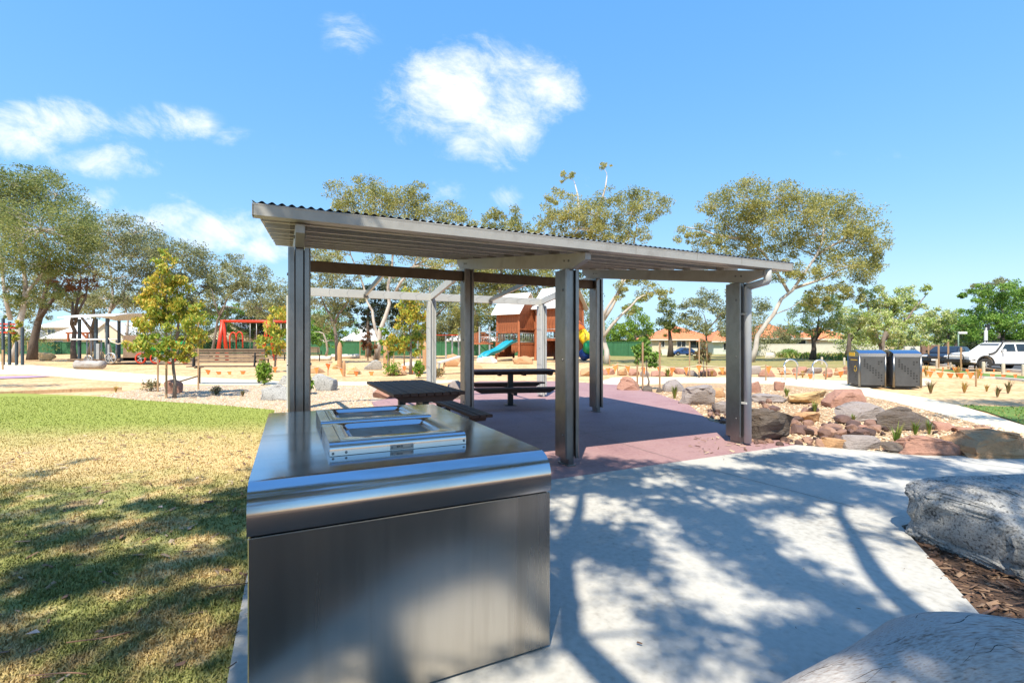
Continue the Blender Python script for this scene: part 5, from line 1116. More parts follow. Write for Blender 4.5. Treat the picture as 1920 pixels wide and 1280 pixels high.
# ------------------------------------------------------------------ playground tower
dP = 44
def tower(label, px, rz, side, zp, ze, za, wallfrom, seed, over=.45):
    gx = (px-CX)*dP/F; root = thing('play_tower', label, 'play tower', (gx, dP+1.2, 0), rz); h = side/2; rg = random.Random(seed)
    for sx in (-1,1):
        for sy in (-1,1): beam('post', TIMB, (sx*(h+.10), sy*(h+.10), -.05), (sx*(h-.02), sy*(h-.02), ze+.1), .20, .20, root, .02)
    box('platform', TIMB, (side+.1, side+.1, .16), (0,0,zp), parent=root)
    nb = 9; bw = side/nb
    for f in range(4):
        a = f*math.pi/2; ca, sa = math.cos(a), math.sin(a)
        for i in range(nb):
            u = -h+bw*(i+.5); x, y = u*ca - (-h)*sa, u*sa + (-h)*ca
            z0 = wallfrom[f] + rg.uniform(-.03,.03)
            if z0 < ze: box('wall_board', TIMB, (bw*.93, .05, ze-z0), (x, y, (ze+z0)/2), (0,0,a), root)
            z1 = zp+ (0.0 if f != 0 else -.1); zl = .25 if f in (1,3) else .55+.25*abs(math.sin(i))
            if i not in (3,4,5) or f % 2: box('lower_board', TIMB, (bw*.93,.05,z1-zl), (x, y, (z1+zl)/2), (0,0,a), root)
        for z in (zp+.15, zp+1.0):
            u0, u1 = -h+.1, h-.1; tube('rail', GUARD, [(u0*ca+h*sa, u0*sa-h*ca, z), (u1*ca+h*sa, u1*sa-h*ca, z)], .04, root, 6)
        for u in np.linspace(-h+.2,h-.2,7): tube('baluster', GUARD, [(u*ca+h*sa, u*sa-h*ca, zp+.15),(u*ca+h*sa, u*sa-h*ca, zp+1.0)], .022, root, 5)
        beam('trim', TIMB, ((-h)*ca+h*1.02*sa, (-h)*sa-h*1.02*ca, wallfrom[f]), (h*ca+h*1.02*sa, h*sa-h*1.02*ca, wallfrom[f]), .12, .14, root)
    o_ = h+over
    for s in (-1,1):
        V = [(-o_, s*o_, ze-.1),(o_, s*o_, ze-.1),(o_,0,za),(-o_,0,za)]; V2 = [(x,y,z+.07) for x,y,z in V]
        link('roof_panel', mesh('roof', V+V2, [(0,1,2,3),(4,5,6,7),(0,1,5,4),(1,2,6,5),(3,0,4,7)]), WHITE, root)
    for sx in (-1,1):
        n_ = 8
        for i in range(n_):
            y0, y1 = -h+side*i/n_, -h+side*(i+.93)/n_; hh = lambda y: ze+(za-ze)*(1-abs(y)/o_)-.08
            V = [(sx*h,y0,ze),(sx*h,y1,ze),(sx*h,y1,hh(y1)),(sx*h,y0,hh(y0)),(sx*h+.04,y0,ze),(sx*h+.04,y1,ze),(sx*h+.04,y1,hh(y1)),(sx*h+.04,y0,hh(y0))]
            link('gable_board', mesh('gb', V, [(0,1,2,3),(7,6,5,4),(0,1,5,4),(1,2,6,5),(2,3,7,6),(3,0,4,7)]), TIMB, root)
    return root
tw = tower('reddish timber playground tower with white gabled roof and turquoise slide', 968, R(-38), 2.55, 1.55, 4.35, 6.3, (2.6,2.9,2.6,3.2), 1)
tw2 = tower('taller reddish timber playground tower half hidden behind the shelter post', 1052, R(-38), 3.2, 1.9, 4.9, 6.9, (2.7,3.4,2.7,3.2), 2)
br = thing('rope_bridge', 'red panelled play deck with grey ring bridge left of the tower', 'play equipment', (0,0,0))
for i in range(8):
    x = 889+i*3.8; beam('panel_board', TIMB, S(x,644,dP), S(x,621+abs(i-3)*1.2,dP), .16, .06, br, 0, Vector((0,1,0)))
box('deck', TIMB, (2.2,1.6,.15), S(903,644,dP+.5), parent=br)
for px in (899,918): box('post', GUARD, (.14,.14,S(px,612,dP-.2).z), S(px,612,dP-.2)-Vector((0,0,S(px,612,dP-.2).z/2)), parent=br)
for i in range(6):
    c = S(912+i*4,636,dP-.3); link('ring', lathe_me([(.20+.025*math.cos(a), .025*math.sin(a)) for a in np.linspace(0,6.283,7)], 16, 'y'), GUARD, br, c, (0,0,.7))
for y in (622,632): tube('rail', GUARD, [S(900,y,dP-.2), S(934,y,dP-.2)], .05, br, 6)
sl = thing('slide', 'turquoise double wave slide on the playground tower', 'slide', (0,0,0))
a_ = Vector(((961-CX)*dP/F, dP-.9, 1.62)); e_ = Vector(((903-CX)*41.5/F, 41.2, .16))
for lane in (0,1):
    V, Fc = [], []; nS = 20; dv = (e_-a_); dv.z = 0; n_ = Vector((-dv.y, dv.x, 0)).normalized()
    for i in range(nS+1):
        t = i/nS; zz = a_.z+(e_.z-a_.z)*(t if t < .85 else .85+.15*(1-(1-(t-.85)/.15)**2)) + .07*math.sin(t*9.5); c = a_.lerp(e_, t)+n_*(lane-.5)*.72
        for w_, hz in ((-.34,.26),(-.30,.26),(-.28,.04),(-.16,0),(.16,0),(.28,.04),(.30,.26),(.34,.26)): V.append((c.x+n_.x*w_, c.y+n_.y*w_, zz+hz))
    for i in range(nS):
        for k_ in range(7): Fc.append((i*8+k_, i*8+k_+1, (i+1)*8+k_+1, (i+1)*8+k_))
    o = link('chute', mesh('chute', V, Fc, True), BLUES, sl); sm = o.modifiers.new('t','SOLIDIFY'); sm.thickness = .03
tb = thing('tube_slide', 'rainbow spiral tube slide right of the playground tower', 'slide', (0,0,0))
cl = [('orange',(.75,.16,.02)),('yellow',(.80,.50,.02)),('green',(.02,.35,.12)),('violet',(.12,.05,.30)),('blue',(.03,.10,.4))]
path = [S(1070,600,44.2),S(1082,612,44),S(1090,624,43.6),S(1098,634,43.2),S(1104,643,42.8),S(1105,651,42.6),S(1102,658,42.8),S(1098,663,43.2),S(1090,668,43.4)]
for i, (nm, c) in enumerate(cl):
    k_ = i*2-(1 if i > 3 else 0); seg = path[min(i*2,6):min(i*2,6)+3]
    tube('tube_section', mat(nm+'_tube', [c, tuple(x*1.15 for x in c)], 3, .35), seg, [.52,.56,.52], tb, 16)

# ------------------------------------------------------------------ bins
g = G(1665,728)
BIN = 'pair of bin enclosures by the path'
def bin_(c, rz, label, rec):
    root = thing('bin_enclosure', label, 'bin', c, rz, BIN); W_, D_, Hh = .80, .88, 1.30
    for s in (-1,1): box('side_panel', BINM, (.025, D_-.06, Hh-.30), (s*(W_/2-.012), 0, (Hh-.30)/2+.07), parent=root, bev=.004)
    box('front_panel', BINM, (W_-.06,.025,Hh-.30), (0,-D_/2+.012,(Hh-.30)/2+.07), parent=root, bev=.004)
    box('back_panel', BINM, (W_-.06,.025,Hh-.30), (0,D_/2-.012,(Hh-.30)/2+.07), parent=root, bev=.004)
    for sx in (-1,1):
        for sy in (-1,1): tube('corner_post', GALV, [(sx*(W_/2-.01), sy*(D_/2-.01), .02), (sx*(W_/2-.01), sy*(D_/2-.01), Hh-.20)], .035, root, 10)
    # roof arching from front to back, its ends closed
    arc_ = [(-D_/2+D_*t, Hh-.22+.22*math.sin(math.pi*(.12+.80*t))**.8) for t in np.linspace(0,1,15)]
    pl = arc_ + [(D_/2, Hh-.24), (-D_/2, Hh-.24)]
    prism('roof', BINR, pl, -W_/2-.01, W_/2+.01, 'x', root, smooth=True)
    V, Fc = [], []
    def hole(face, u, z, s=.024):
        k_ = len(V)
        for du, dz in ((-s,-s),(s,-s),(s,s),(-s,s)):
            V.append((u+du, -D_/2-.002, z+dz) if face == 'f' else ((-W_/2-.002), u+du, z+dz))
        Fc.append((k_,k_+1,k_+2,k_+3))
    rows = {1.0:[.0],.93:[0,5,6],.85:[0,1,5],.78:[0,1,2],.71:[1,2,3],.63:[2,3,4],.55:[3,4,5],.47:[4,5,6],.38:[5,6],.28:[6]}
    for z, cs in rows.items():
        for c_ in cs: hole('f', -.24+.085*c_, z*1.0-.04); hole('s', .30-.085*c_, z-.04)
    link('punched_holes', mesh('holes', V, Fc), BLACKS, root)['kind'] = 'stuff'
    if rec:
        b = box('yellow_band', YELP, (.012,.42,.13), (-W_/2-.012, .10, Hh-.16), parent=root)
        box('yellow_strip', YELP, (.004,.52,.035), (-W_/2-.004,-.05,Hh-.36), parent=root)
        V, Fc = [], []
        for k3 in range(3):
            a0 = k3*2.094+.35; pts = [(.075,.112)]
            for j in range(5):
                a = a0+j*.32
                for r in (.072,.112): V.append((-W_/2-.005, -.16+r*math.cos(a), .63+r*math.sin(a)))
            b0 = len(V)-10
            for j in range(4): Fc.append((b0+2*j,b0+2*j+1,b0+2*j+3,b0+2*j+2))
            a = a0+4*.32; kk = len(V)
            for r, da in ((.050,0),(.134,0),(.092,.42)): V.append((-W_/2-.005, -.16+r*math.cos(a+da), .63+r*math.sin(a+da)))
            Fc.append((kk,kk+1,kk+2))
        link('recycling_emblem', mesh('emblem', V, Fc), YELP, root)
    else:
        box('red_band', mat('dark_brown_band', [(.10,.05,.03),(.13,.065,.04)], 4, .6), (.012,.42,.13), (-W_/2-.012,.10,Hh-.16), parent=root)
    box('plinth', BLACKS, (W_-.08,D_-.08,.05), (0,0,.025), parent=root)
bin_(G(1640,726)+Vector((.05,.45,0)), R(-14), 'charcoal recycling bin with yellow emblem, left one of the pair by the path', True)
bin_(G(1704,728)+Vector((.08,.45,0)), R(-14), 'charcoal bin with punched squares, right one of the pair by the path', False)
# steel hoops
for i, (x0, x1, yt, yb) in enumerate([(1470,1496,673,710),(1523,1551,674,710)]):
    c = G((x0+x1)/2, 711); s = c.y/F; r = (x1-x0)*s/2; h = (yb-yt)*s
    pts = [(-r,-.1,-.05),(-r,-.05,h-r)] + [(-r*math.cos(a), 0, h-r+r*math.sin(a)) for a in np.linspace(0,math.pi,13)] + [(r,.05,h-r),(r,.1,-.05)]
    v, f = tube_geo(pts, .035, 8); o = link('steel_hoop', mesh('hoop', v, f, True), mat('bright_stainless', [(.6,.6,.6),(.66,.66,.66)], 4, .3, 1.0), None, c); tag(o, ['left','right'][i]+' bent stainless steel hoop standing beside the path', 'hoop', 'steel hoops')
# bollards
for i, (px, yt, yb) in enumerate([(1757,673,688),(1784,674,691),(1812,676,692),(1844,678,697),(1881,680,699),(1919,683,702),(1541,669,682),(1583,670,683)]):
    c = G(px, yb); s = c.y/F; h = (yb-yt)*s
    bme = lathe_me([(.075,-.05),(.075,h-.05),(.055,h),(0.001,h)], 12)
    labs = ['leftmost car park bollard, right of the bins','second car park bollard, before the dark car','third car park bollard, between the two cars','fourth car park bollard, left of the front wheel','fifth car park bollard, below the white car door','rightmost car park bollard at the picture edge','pale short post behind the right steel hoop','pale short post just left of the bins']
    tag(link('bollard', bme, WOODL, None, c), labs[i], 'bollard', 'timber bollards')
# signs
sg = thing('street_sign', 'pale street sign on a green pole before the blossom trees', 'sign', G(1797,677))
tube('pole', mat('sign_pole', [(.16,.25,.2),(.2,.3,.25)], 4, .5), [(0,0,0),(0,0,2.6)], .05, sg, 8); box('sign_plate', WHITE, (.75,.03,.18), (.33,-.06,2.5), parent=sg)
sg = thing('banner_pole', 'white and dark banner pole behind the white car', 'sign', G(1849,684))
tube('pole', GUARD, [(0,0,0),(0,0,2.7)], .06, sg, 8); box('banner', WHITE, (.22,.06,1.2), (-.02,0,1.9), parent=sg); box('banner_cap', CARK, (.28,.08,.4), (.1,0,2.7), parent=sg)

# ------------------------------------------------------------------ vehicles
def car(name, label, loc, rz, sc_, paint, kind):
    root = thing(name, label, 'car', loc, rz)
    k = sc_; W_ = 1.85*k
    def P(pts): return [(x*k, z*k) for x, z in pts]
    def arcp(cx, r, z0): return [(cx+r*math.cos(a), z0+r*math.sin(a)) for a in np.linspace(0, math.pi, 9)]
    if kind == 'suv':
        wr, x1, x2, wz = .40, .95, 3.85, .40; roofz, belt, hood = 1.86, 1.22, 1.16
        body = [(.0,.55),(.0,.95),(.10,1.06),(.55,hood),(1.45,belt),(4.85,belt+.02),(4.92,.6)] + [(4.75,.48)] + [(x,z) for x,z in arcp(x2,.50,.45)] + [(x,z) for x,z in arcp(x1,.50,.45)] + [(.35,.50)]
        cab = [(1.40,belt),(2.10,roofz-.06),(2.35,roofz),(4.55,roofz),(4.80,belt)]
        wins = [[(1.92,belt+.05),(2.30,roofz-.12),(2.85,roofz-.10),(2.85,belt+.05)],[(2.95,belt+.05),(2.95,roofz-.10),(3.75,roofz-.10),(3.80,belt+.05)],[(3.92,belt+.05),(3.88,roofz-.10),(4.45,roofz-.12),(4.58,belt+.05)]]
        ws = [(1.50,belt+.03),(2.10,roofz-.10)]
    else:
        wr, x1, x2, wz = .32, .85, 3.45, .32; roofz, belt, hood = 1.42, .92, .84
        body = [(.0,.35),(.02,.62),(.15,.70),(.7,hood),(1.25,belt),(4.1,belt+.03),(4.25,.5)] + [(4.1,.30)] + arcp(x2,.39,.32) + arcp(x1,.39,.32) + [(.3,.28)]
        cab = [(1.15,belt),(1.95,roofz-.03),(2.3,roofz),(3.4,roofz-.03),(4.0,belt)]
        wins = [[(1.65,belt+.04),(2.05,roofz-.09),(2.6,roofz-.06),(2.6,belt+.04)],[(2.68,belt+.04),(2.68,roofz-.06),(3.3,roofz-.09),(3.65,belt+.04)]]
        ws = [(1.25,belt+.02),(1.92,roofz-.06)]
    def loft(nm, m, pts, w0, w1, zsplit):
        p = P(pts); n_ = len(p); V = []
        for s in (-1,1):
            for x, z in p:
                t = max(0, min(1, (z-zsplit[0]*k)/((zsplit[1]-zsplit[0])*k))); V.append((x, s*(w0+(w1-w0)*t)*.5, z))
        bm = bmesh.new(); bv = [bm.verts.new(v) for v in V]
        f0 = bm.faces.new(bv[:n_]); f1 = bm.faces.new(bv[n_:][::-1])
        for i in range(n_): bm.faces.new((bv[i], bv[i+n_], bv[(i+1) % n_+n_], bv[(i+1) % n_]))
        bmesh.ops.recalc_face_normals(bm, faces=bm.faces)
        bmesh.ops.bevel(bm, geom=[e for e in bm.edges if .3 < e.calc_face_angle(0) < 2.2 and e.calc_length() > .01], offset=.03*k, segments=2, affect='EDGES', clamp_overlap=True)
        bmesh.ops.triangulate(bm, faces=[f for f in bm.faces if len(f.verts) > 4]); me = bm2me(bm, nm, True); me.set_sharp_from_angle(angle=R(38)); return link(nm, me, m, root)
    loft('body', paint, body, W_, W_*.97, (.5, belt)); loft('cabin', paint, cab, W_*.95, W_*.78, (belt, roofz))
    wd = lambda z: (W_*.95+(W_*.78-W_*.95)*max(0,min(1,(z-belt)/(roofz-belt))))*.5
    for s in (-1,1):
        for wp in wins:
            V = [(x*k, s*(wd(z)+.012*k), z*k) for x, z in wp]; link('side_window', mesh('win', V, [(0,1,2,3)]), GLASS, root)
    (xa, za_), (xb, zb) = ws; off = .035*k
    link('windscreen', mesh('ws', [((xa)*k-off, -wd(za_)*.9, za_*k+off*.4), (xa*k-off, wd(za_)*.9, za_*k+off*.4), (xb*k-off, wd(zb)*.9, zb*k+off*.4), (xb*k-off, -wd(zb)*.9, zb*k+off*.4)], [(0,1,2,3)]), GLASS, root)
    box('underbody', PLASB, (4.3*k, W_*.8, .3*k), (2.35*k,0,.50*k if kind == 'suv' else .36*k), parent=root)
    for x in (x1, x2):
        for s in (-1,1):
            wh = link('wheel', lathe_me([(.55*wr*k,-.10*k),(.9*wr*k,-.12*k),(wr*k,-.09*k),(wr*k,.09*k),(.9*wr*k,.12*k),(.55*wr*k,.10*k)], 24, 'y'), TYRE, root, (x*k, s*(W_*.5-.11*k), wz*k))
            link('rim', lathe_me([(.001,.07*k),(.2*wr*k,.08*k),(.5*wr*k,.05*k),(.57*wr*k,.10*k),(.57*wr*k,-.08*k)], 20, 'y'), PLASB if kind == 'suv' else GUARD, wh, (0,0,0), (0,0,0 if s > 0 else math.pi))
            for q in range(6): beam('rim_spoke', GUARD, (0, s*.085*k, 0), (.52*wr*k*math.cos(q*1.047), s*.085*k, .52*wr*k*math.sin(q*1.047)), .03*k, .05*k, wh)
    for s in (-1,1):
        box('headlight', LAMPC, (.22*k,.34*k,.16*k), (.16*k, s*W_*.36, (hood-.18)*k), (0,R(-15),0), root, .02*k)
        box('side_mirror', paint, (.14*k,.20*k,.18*k), ((2.0 if kind == 'suv' else 1.6)*k, s*(W_*.5+.10*k), (belt+.10)*k), parent=root, bev=.03*k)
        for x in (2.88, 3.85) if kind == 'suv' else (2.63,): box('door_seam', PLASB, (.012*k,.006,.62*k), (x*k, s*(W_*.4925+.002), (belt-.36)*k), parent=root)
        for x in (2.7, 3.65) if kind == 'suv' else (2.45,): box('door_handle', paint, (.20*k,.03*k,.035*k), (x*k, s*(W_*.49+.015), (belt-.09)*k), parent=root)
    if kind == 'suv':
        box('bull_bar', PLASB, (.16*k, W_*.96, .24*k), (-.10*k,0,.62*k), parent=root, bev=.03*k)
        tube('bar_hoop', PLASB, [(-.12*k,-.6*k,.7*k),(-.14*k,-.55*k,1.05*k),(-.14*k,.55*k,1.05*k),(-.12*k,.6*k,.7*k)], .035*k, root, 8)
        for s in (-1,1):
            box('wing_bar', PLASB, (.5*k,.10*k,.12*k), (.12*k, s*W_*.47, .66*k), (0,R(-12),0), root, .02*k); box('side_step', PLASB, (2.1*k,.16*k,.06*k), (2.4*k, s*W_*.51, .42*k), parent=root, bev=.015*k)
            for x in (x1, x2):
                V, Fc = [], []
                for a in np.linspace(-.1, math.pi+.1, 15):
                    for r, y in ((.50,0),(.56,0),(.56,.05),(.50,.05)): V.append((x*k+r*k*math.cos(a), s*(W_*.5+y*k-.01), .45*k+r*k*math.sin(a)))
                for i in range(14):
                    for q in range(4): Fc.append((i*4+q, i*4+(q+1) % 4, (i+1)*4+(q+1) % 4, (i+1)*4+q))
                link('wheel_flare', mesh('fl', V, Fc), PLASB, root)
        for x in (2.4, 3.3, 4.2): box('roof_bar', PLASB, (.06*k, W_*.80, .05*k), (x*k,0,(roofz+.10)*k), parent=root)
        for s in (-1,1):
            tube('rack_rail', PLASB, [(2.2*k,s*W_*.36,(roofz+.10)*k),(4.5*k,s*W_*.36,(roofz+.10)*k)], .03*k, root, 8)
            for x in (2.4, 4.2): box('rack_foot', PLASB, (.08*k,.05*k,.14*k), (x*k, s*W_*.36, (roofz+.03)*k), parent=root)
        tube('snorkel', PLASB, [(1.15*k,-W_*.50,1.08*k),(1.45*k,-W_*.505,1.16*k),(1.62*k,-W_*.50,1.28*k),(2.05*k,-W_*.46,1.80*k),(2.10*k,-W_*.455,1.95*k)], [.05*k,.055*k,.05*k,.045*k,.06*k], root, 8)
    else:
        box('grille', PLASB, (.05*k,.8*k,.16*k), (-.005*k,0,.60*k), parent=root)
        box('number_plate', WHITE, (.015*k,.37*k,.12*k), (-.02*k,0,.42*k), parent=root)
    return root
c = G(1826,695); car('parked_four_wheel_drive', 'white four wheel drive with snorkel, black roof rack and bull bar', (c.x, c.y+.95, 0), R(-4), .86, CARW, 'suv')
c = G(1790,687); car('parked_car', 'dark parked hatchback half hidden behind the white four wheel drive', (c.x+.1, c.y+1.6, 0), R(28), .95, CARK, 'hatch')
car('parked_car', 'small dark blue car far off before the orange roofed house', (S(1259,650,62).x, 62, 0), R(6), .72, CARB, 'hatch')

# ------------------------------------------------------------------ fences
def panel_fence(name, label, pts, ht, plen, m, cat='fence', z0=-.05, rib=True, postm=None):
    root = thing(name, label, cat, pts[0])
    V, Fc = [], []; nR_ = 12
    for i in range(nR_+1):
        x = plen*(i/nR_)-plen/2
        for dx, y in ((0,0),(plen/nR_*.35,.05),(plen/nR_*.65,.05)) if rib else ((0,0),):
            if x+dx > plen/2: continue
            V += [(x+dx, y, 0), (x+dx, y, ht)]
    for i in range(len(V)//2-1): Fc.append((2*i,2*i+2,2*i+3,2*i+1))
    pm = mesh('panel', V, Fc); pm.materials.append(m)
    pt_ = boxme(.08,.08,ht+.06,0,m.name+'p'); rl_ = boxme(plen,.05,.06,0,m.name+'r')
    for me in (pt_, rl_):
        if not me.materials: me.materials.append(postm or m)
    for i in range(len(pts)-1):
        a, b_ = Vector(pts[i])-Vector(pts[0]), Vector(pts[i+1])-Vector(pts[0]); dv = b_-a; n_ = max(1, round(dv.length/plen)); ang = math.atan2(dv.y, dv.x)
        for j in range(n_):
            p = a+dv*((j+.5)/n_); link('panel', pm, None, root, (p.x,p.y,z0), (0,0,ang)); link('top_rail', rl_, None, root, (p.x,p.y,z0+ht), (0,0,ang)); q = a+dv*(j/n_); link('post', pt_, None, root, (q.x,q.y,z0+ht/2), (0,0,ang))
    return root
def Pd(px, d): return Vector(((px-CX)*d/F, d, 0))
panel_fence('green_fence', 'long green ribbed steel fence behind the playground', [Pd(-60,74), Pd(300,70), Pd(700,64), Pd(1120,62), Pd(1205,58)], 1.85, 2.4, FENCEG)
panel_fence('cream_fence', 'cream panel fence before the orange roofed house at right', [Pd(1408,62), Pd(1660,64)], 1.55, 2.4, FENW, rib=False)
panel_fence('low_white_fence', 'low white wall before the left orange roofed house', [Pd(1238,66), Pd(1310,66)], .95, 2.4, PALEW, rib=False)
o = box('brick_wall', BRICK, (1.6,.25,1.45), G(1778,675)+Vector((0,2,.7))); tag(o, 'short brown brick pier behind the car park', 'wall')
o = box('garden_wall', PALEW, (1.9,.2,1.3), G(1758,672)+Vector((0,3,.62))); tag(o, 'pale rendered garden wall behind the car park', 'wall')
# ------------------------------------------------------------------ houses
def house(label, px0, px1, d, depth, wallz, roofz, wm_, rm, wins, hip=True, over=.5, ridge='x', name='house', z0=-.05, apron=None, rz=0.0):
    x0, x1 = (px0-CX)*d/F, (px1-CX)*d/F; W_ = x1-x0; root = thing(name, label, 'house', ((x0+x1)/2, d, z0), rz)
    box('wall', wm_, (W_, depth, wallz), (0, depth/2, wallz/2), parent=root)
    a, b_, c0, c1 = -W_/2-over, W_/2+over, -over, depth+over
    if ridge == 'x':
        ins = min((c1-c0)/2, (b_-a)*.48) if hip else 0; ym = (c0+c1)/2
        V = [(a,c0,wallz-.05),(b_,c0,wallz-.05),(b_,c1,wallz-.05),(a,c1,wallz-.05),(a+ins,ym,roofz),(b_-ins,ym,roofz)]
        faces = [('roof_slope',(0,1,5,4)),('roof_slope',(2,3,4,5)),('roof_end' if hip else 'gable',(1,2,5)),('roof_end' if hip else 'gable',(3,0,4))]
    else:
        xm = 0; V = [(a,c0,wallz-.05),(b_,c0,wallz-.05),(b_,c1,wallz-.05),(a,c1,wallz-.05),(xm,c0+(0 if not hip else depth*.4),roofz),(xm,c1-(0 if not hip else depth*.4),roofz)]
        faces = [('gable' if not hip else 'roof_end',(0,1,4)),('roof_slope',(1,2,5,4)),('gable' if not hip else 'roof_end',(2,3,5)),('roof_slope',(3,0,4,5))]
    for nm, f in faces:
        vs = [V[i] for i in f]; mm = wm_ if nm == 'gable' else rm
        if nm == 'gable': vs = [(x*(1 if ridge == 'x' else .93), y+(.4 if ridge != 'x' and y < depth/2 else (-.4 if ridge != 'x' else 0)), z) for x, y, z in vs]
        n_ = len(vs); up = [(x,y,z+.10) if nm != 'gable' or ridge == 'x' else (x,y+.10,z) for x,y,z in vs]
        link(nm, mesh(nm, vs+up, [tuple(range(n_))[::-1], tuple(range(n_,2*n_))]+[(i,(i+1) % n_,(i+1) % n_+n_,i+n_) for i in range(n_)]), mm, root)
    box('fascia', PALEW, (W_+2*over,.08,.18), (0,c0-.02,wallz-.08), parent=root)
    for (wx, wz, ww, wh_) in wins:
        w_ = box('window', WHITE, (ww+.16,.08,wh_+.16), (wx*W_, -.03, wz), parent=root); box('pane', GLASS, (ww,.04,wh_), (0,-.035,0), parent=w_)
        box('mullion', WHITE, (.06,.05,wh_), (0,-.045,0), parent=w_)
    return root
house('cream two storey house with white roof behind the rusty tree', 74, 150, 86, 9, 4.7, 7.0, CREAM, WHITE, [(-.2,3.7,1.2,1.0),(.25,3.7,1.4,1.0)])
house('low cream house with white pyramid roof before the two storey house', 86, 165, 80, 8, 2.6, 5.3, CREAM, WHITE, [(-.2,1.5,1.5,1.1),(.2,1.5,1.5,1.1)])
house('dark grey roofed house at the far left behind the gums', 34, 66, 84, 8, 2.8, 5.2, BRICK, GREYR, [(0,1.5,1.4,1.1)])
house('white house at the left edge of the picture', -60, 22, 84, 8, 2.6, 5.0, PALEW, WHITE, [(.1,1.5,1.4,1.1)])
house('cream gabled cottage seen through the toy train shelter', 166, 240, 82, 9, 2.5, 5.4, CREAM, WHITE, [(0,1.4,1.4,1.1)], hip=False, ridge='y')
house('cream gabled house with blue grey roof edges behind the red swing', 380, 480, 76, 9, 2.9, 5.2, CREAM, GREYR, [(-.2,1.8,1.2,1.0),(.2,1.8,1.2,1.0)], hip=False, ridge='y')
house('house with white roof seen between the gum trunks', 645, 704, 78, 9, 2.2, 5.0, BRICK, WHITE, [(0,1.4,1.6,.9)])
house('white roofed house half hidden left of the playground tower', 840, 925, 84, 9, 2.2, 4.7, PALEW, WHITE, [(0,1.4,1.6,.9)])
house('brown shed with blue roof behind the green fence', 1118, 1170, 70, 7, 2.35, 4.2, BRICK, BLUER, [(-.15,1.9,.9,.4)], name='shed')
house('cream house with orange tiled roof left of the downpipe post', 1222, 1345, 78, 10, 2.35, 4.6, CREAM, TILE, [(-.05,1.6,1.4,.9),(.18,1.5,2.2,1.2),(-.35,1.6,.9,.9)])
house('pale green walled house with orange roof just left of the downpipe post', 1338, 1402, 72, 9, 2.0, 3.6, mat('pale_green_render', [(.50,.56,.50),(.56,.62,.56)], 2, .9), TILE, [(-.1,1.2,1.2,1.0)])
house('cream house with orange tiled roof behind the cream fence', 1418, 1515, 74, 10, 2.5, 5.0, CREAM, TILE, [(-.25,1.7,2.0,.9),(.3,1.7,2.4,.9)])
house('second orange tiled house further right behind the cream fence', 1535, 1600, 78, 9, 2.4, 4.4, CREAM, TILE, [(.1,1.7,2.0,.9)])
dishm = lathe_me([(.001,0),(.3,.05),(.5,.14)], 16)
tag(link('satellite_dish', dishm, GREYP, None, S(1481,634,73.2), (R(65),0,0)), 'small satellite dish on the orange tiled roof', 'dish')

# ------------------------------------------------------------------ trees out of the frame whose shade falls into it
def shade_tree(label, base, limbs, clumps, seed, leaf=.15, per=130, r0=.24):
    rg = np.random.default_rng(seed); root = thing('shade_tree', label, 'tree', base); b = Vector(base); V, Fc = [], []; nodes = []
    for pts, ra, rb_ in limbs:
        P_ = [Vector(p)-b for p in pts]; n_ = len(P_); rad = [ra+(rb_-ra)*i/(n_-1) for i in range(n_)]
        fin, rr_ = [P_[0]], [rad[0]]
        for i in range(n_-1):
            fin += [(P_[i]+P_[i+1])/2+Vector(rg.normal(size=3))*(P_[i+1]-P_[i]).length*.04, P_[i+1]]; rr_ += [(rad[i]+rad[i+1])/2, rad[i+1]]
        tube_geo(fin, rr_, 9, True, V, Fc); nodes += fin
    L_ = []
    for (c, r) in clumps:
        c = Vector(c)-b; a = min(nodes, key=lambda q: (q-c).length); m_ = (a+c)/2+Vector(rg.normal(size=3))*.15
        tube_geo([a,m_,c], [.018,.014,.007], 5, True, V, Fc); nodes.append(c)
        q = rg.normal(size=(per,3)); q /= np.linalg.norm(q,axis=1)[:,None]; q *= (rg.random(per)**.45)[:,None]*r; q[:,2] *= .7; L_.append(q+np.array(c))
        for j in range(3): e = Vector(q[j]*.9)+c; tube_geo([c,e], [.010,.004], 4, False, V, Fc)
    link('trunk', mesh('trunk', V, Fc, True), BARKG, root); link('crown', leaf_mesh(np.concatenate(L_), leaf, leaf*.36, rg, .4), GUM3, root)
def up(p, z): return Vector((p[0]-.1515*z, p[1]-.618*z, z))     # the point at height z that shades p
rg = random.Random(31); cl = []
def gell(px, py, rx, ry):
    g = G(px, py); return (g.x, g.y, rx*g.y/F, max(.03, ry*g.y*g.y/(F*H)))
gaps = [gell(*e) for e in [(1120,950,80,26),(1060,965,26,45),(1155,1072,48,24),(1193,1150,34,42),(1340,1112,95,44),(1430,1140,70,32),(1545,1030,62,48),(1500,985,80,18),(1650,1060,72,70),(1710,1130,60,40),(1075,1195,64,85),(1068,1085,34,40),(1240,985,36,18),(1278,1040,32,18),
        (1335,942,44,12),(1610,965,66,22),(1700,905,110,10),(1560,885,70,9),(1860,872,80,14),(1350,872,70,9),(1110,1255,70,30),(1310,1262,66,26),(1262,1188,26,20),(1215,1010,24,12),(1440,935,50,8),(1250,905,50,8),(1600,1090,40,26),(1760,930,60,10),(1130,1130,22,26),(1640,870,60,7),(1450,880,40,7)]]
gaps.append((.35,1.80,1.1,.36))
shades = [gell(*e) for e in [(405,965,95,34),(440,925,40,16),(30,965,70,18),(130,1000,120,14),(190,1070,150,24),(60,1110,100,26),(310,1045,80,18),(410,1040,50,22),(20,1210,60,30),(170,1240,90,22),(430,1200,40,60),(330,1130,50,16),(250,1180,60,14),(300,940,40,8)]]
def ins(el, x, y, m): return ((x-el[0])/(el[2]+m))**2+((y-el[1])/(el[3]+m))**2 < 1
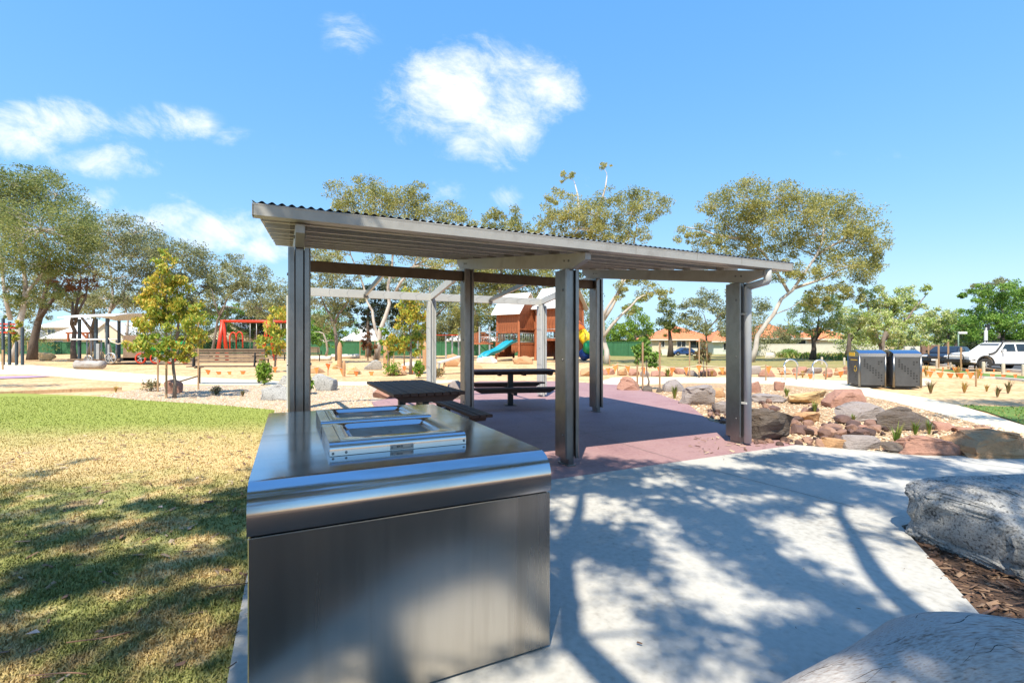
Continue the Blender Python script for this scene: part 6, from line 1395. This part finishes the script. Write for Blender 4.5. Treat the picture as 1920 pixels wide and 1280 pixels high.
for i in range(6400):
    x, y = rg.uniform(-5.6,7.5), rg.uniform(-1.6,7.0); r = rg.uniform(.17,.30)
    edge = -1.264-(y-2.08)*.474
    if y > 6.0+.10*max(0, x-2)+.25*math.sin(x*2.1): continue
    if y < 1.45 and -1.6 < x < 1.5: pass
    elif x < edge or x < -1.6:
        if not any(ins(e, x, y, .02) for e in shades) and rg.random() > .05: continue
    else:
        if any(ins(e, x, y, r*.12) for e in gaps): continue
        if x > 2.75 and y < 3.9 and rg.random() < .6: continue
    z = rg.uniform(6.8,8.8); p = up((x, y), z)
    if p.y > .2 and (p.z+.5-H)/p.y < .80: continue
    cl.append((p, r))
for i in range(60):
    q = G(rg.uniform(1480,1900), rg.uniform(1190,1275)); cl.append((up(q, rg.uniform(6.8,8.6)), .26))
cl = cl[:3400]
l1 = [G(1685,1174), G(1527,1107), G(1455,1049), G(1407,1001), G(1364,963)]; l2 = [G(1720,1150), G(1637,1068), G(1599,1001), G(1575,944), G(1508,862)]
T0 = Vector((1.9,-6.0,0)); fork = Vector((1.7,-5.2,4.4))
limbs = [([T0, (1.8,-5.8,2.0), fork], .32, .22),
         ([fork, up(l1[0],6.0), up(l1[1],6.5), up(l1[2],6.9), up(l1[3],7.2), up(l1[4],7.6), up(G(1250,905),8.2)], .12, .03),
         ([fork, up(l2[0],6.2), up(l2[1],6.7), up(l2[2],7.2), up(l2[3],7.6), up(l2[4],8.0)], .105, .03),
         ([fork, up((-.5,2.0),6.4), up((-1.6,3.2),7.0), up((-2.6,4.0),7.6)], .12, .035), ([fork, up((.3,2.4),6.6), up((.6,4.2),7.4), up((.9,5.6),8.2)], .11, .03), ([fork, up((4.5,2.6),6.5), up((5.6,4.4),7.2), up((6.4,5.8),8)], .12, .035)]
shade_tree('gum tree standing behind the viewer that dapples the pavement', T0, limbs, cl, 41, .13, 36)
cl = [(up((rg.uniform(11.2,15.5), 12.3+rg.uniform(-.5,.5)), rg.uniform(5.6,7.0)), .7) for i in range(30)] + [(up((rg.uniform(9.0,13), 9.6+rg.uniform(-.5,.4)), rg.uniform(5,6.5)), .45) for i in range(12)]
cl = [c_ for c_ in cl if c_[0].x-c_[1] > 1.12*c_[0].y]
shade_tree('tree beyond the right edge that shades the bare ground', (13.2,7.4,0), [([(13.2,7.4,0),(13.1,7.6,2.5),(12.9,8.0,5.0)], .2, .1)], cl, 42)
cl = [(up((rg.uniform(-24,-17.0), 17.3+rg.uniform(-.5,.6)), rg.uniform(7,9)), .8) for i in range(36)]
cl = [c_ for c_ in cl if -c_[0].x-c_[1] > 1.12*c_[0].y]
shade_tree('tree beyond the left edge that shades the sandy ground', (-21,11.5,0), [([(-21,11.5,0),(-21.2,11.7,3),(-21.4,12,6)], .25, .12)], cl, 43)
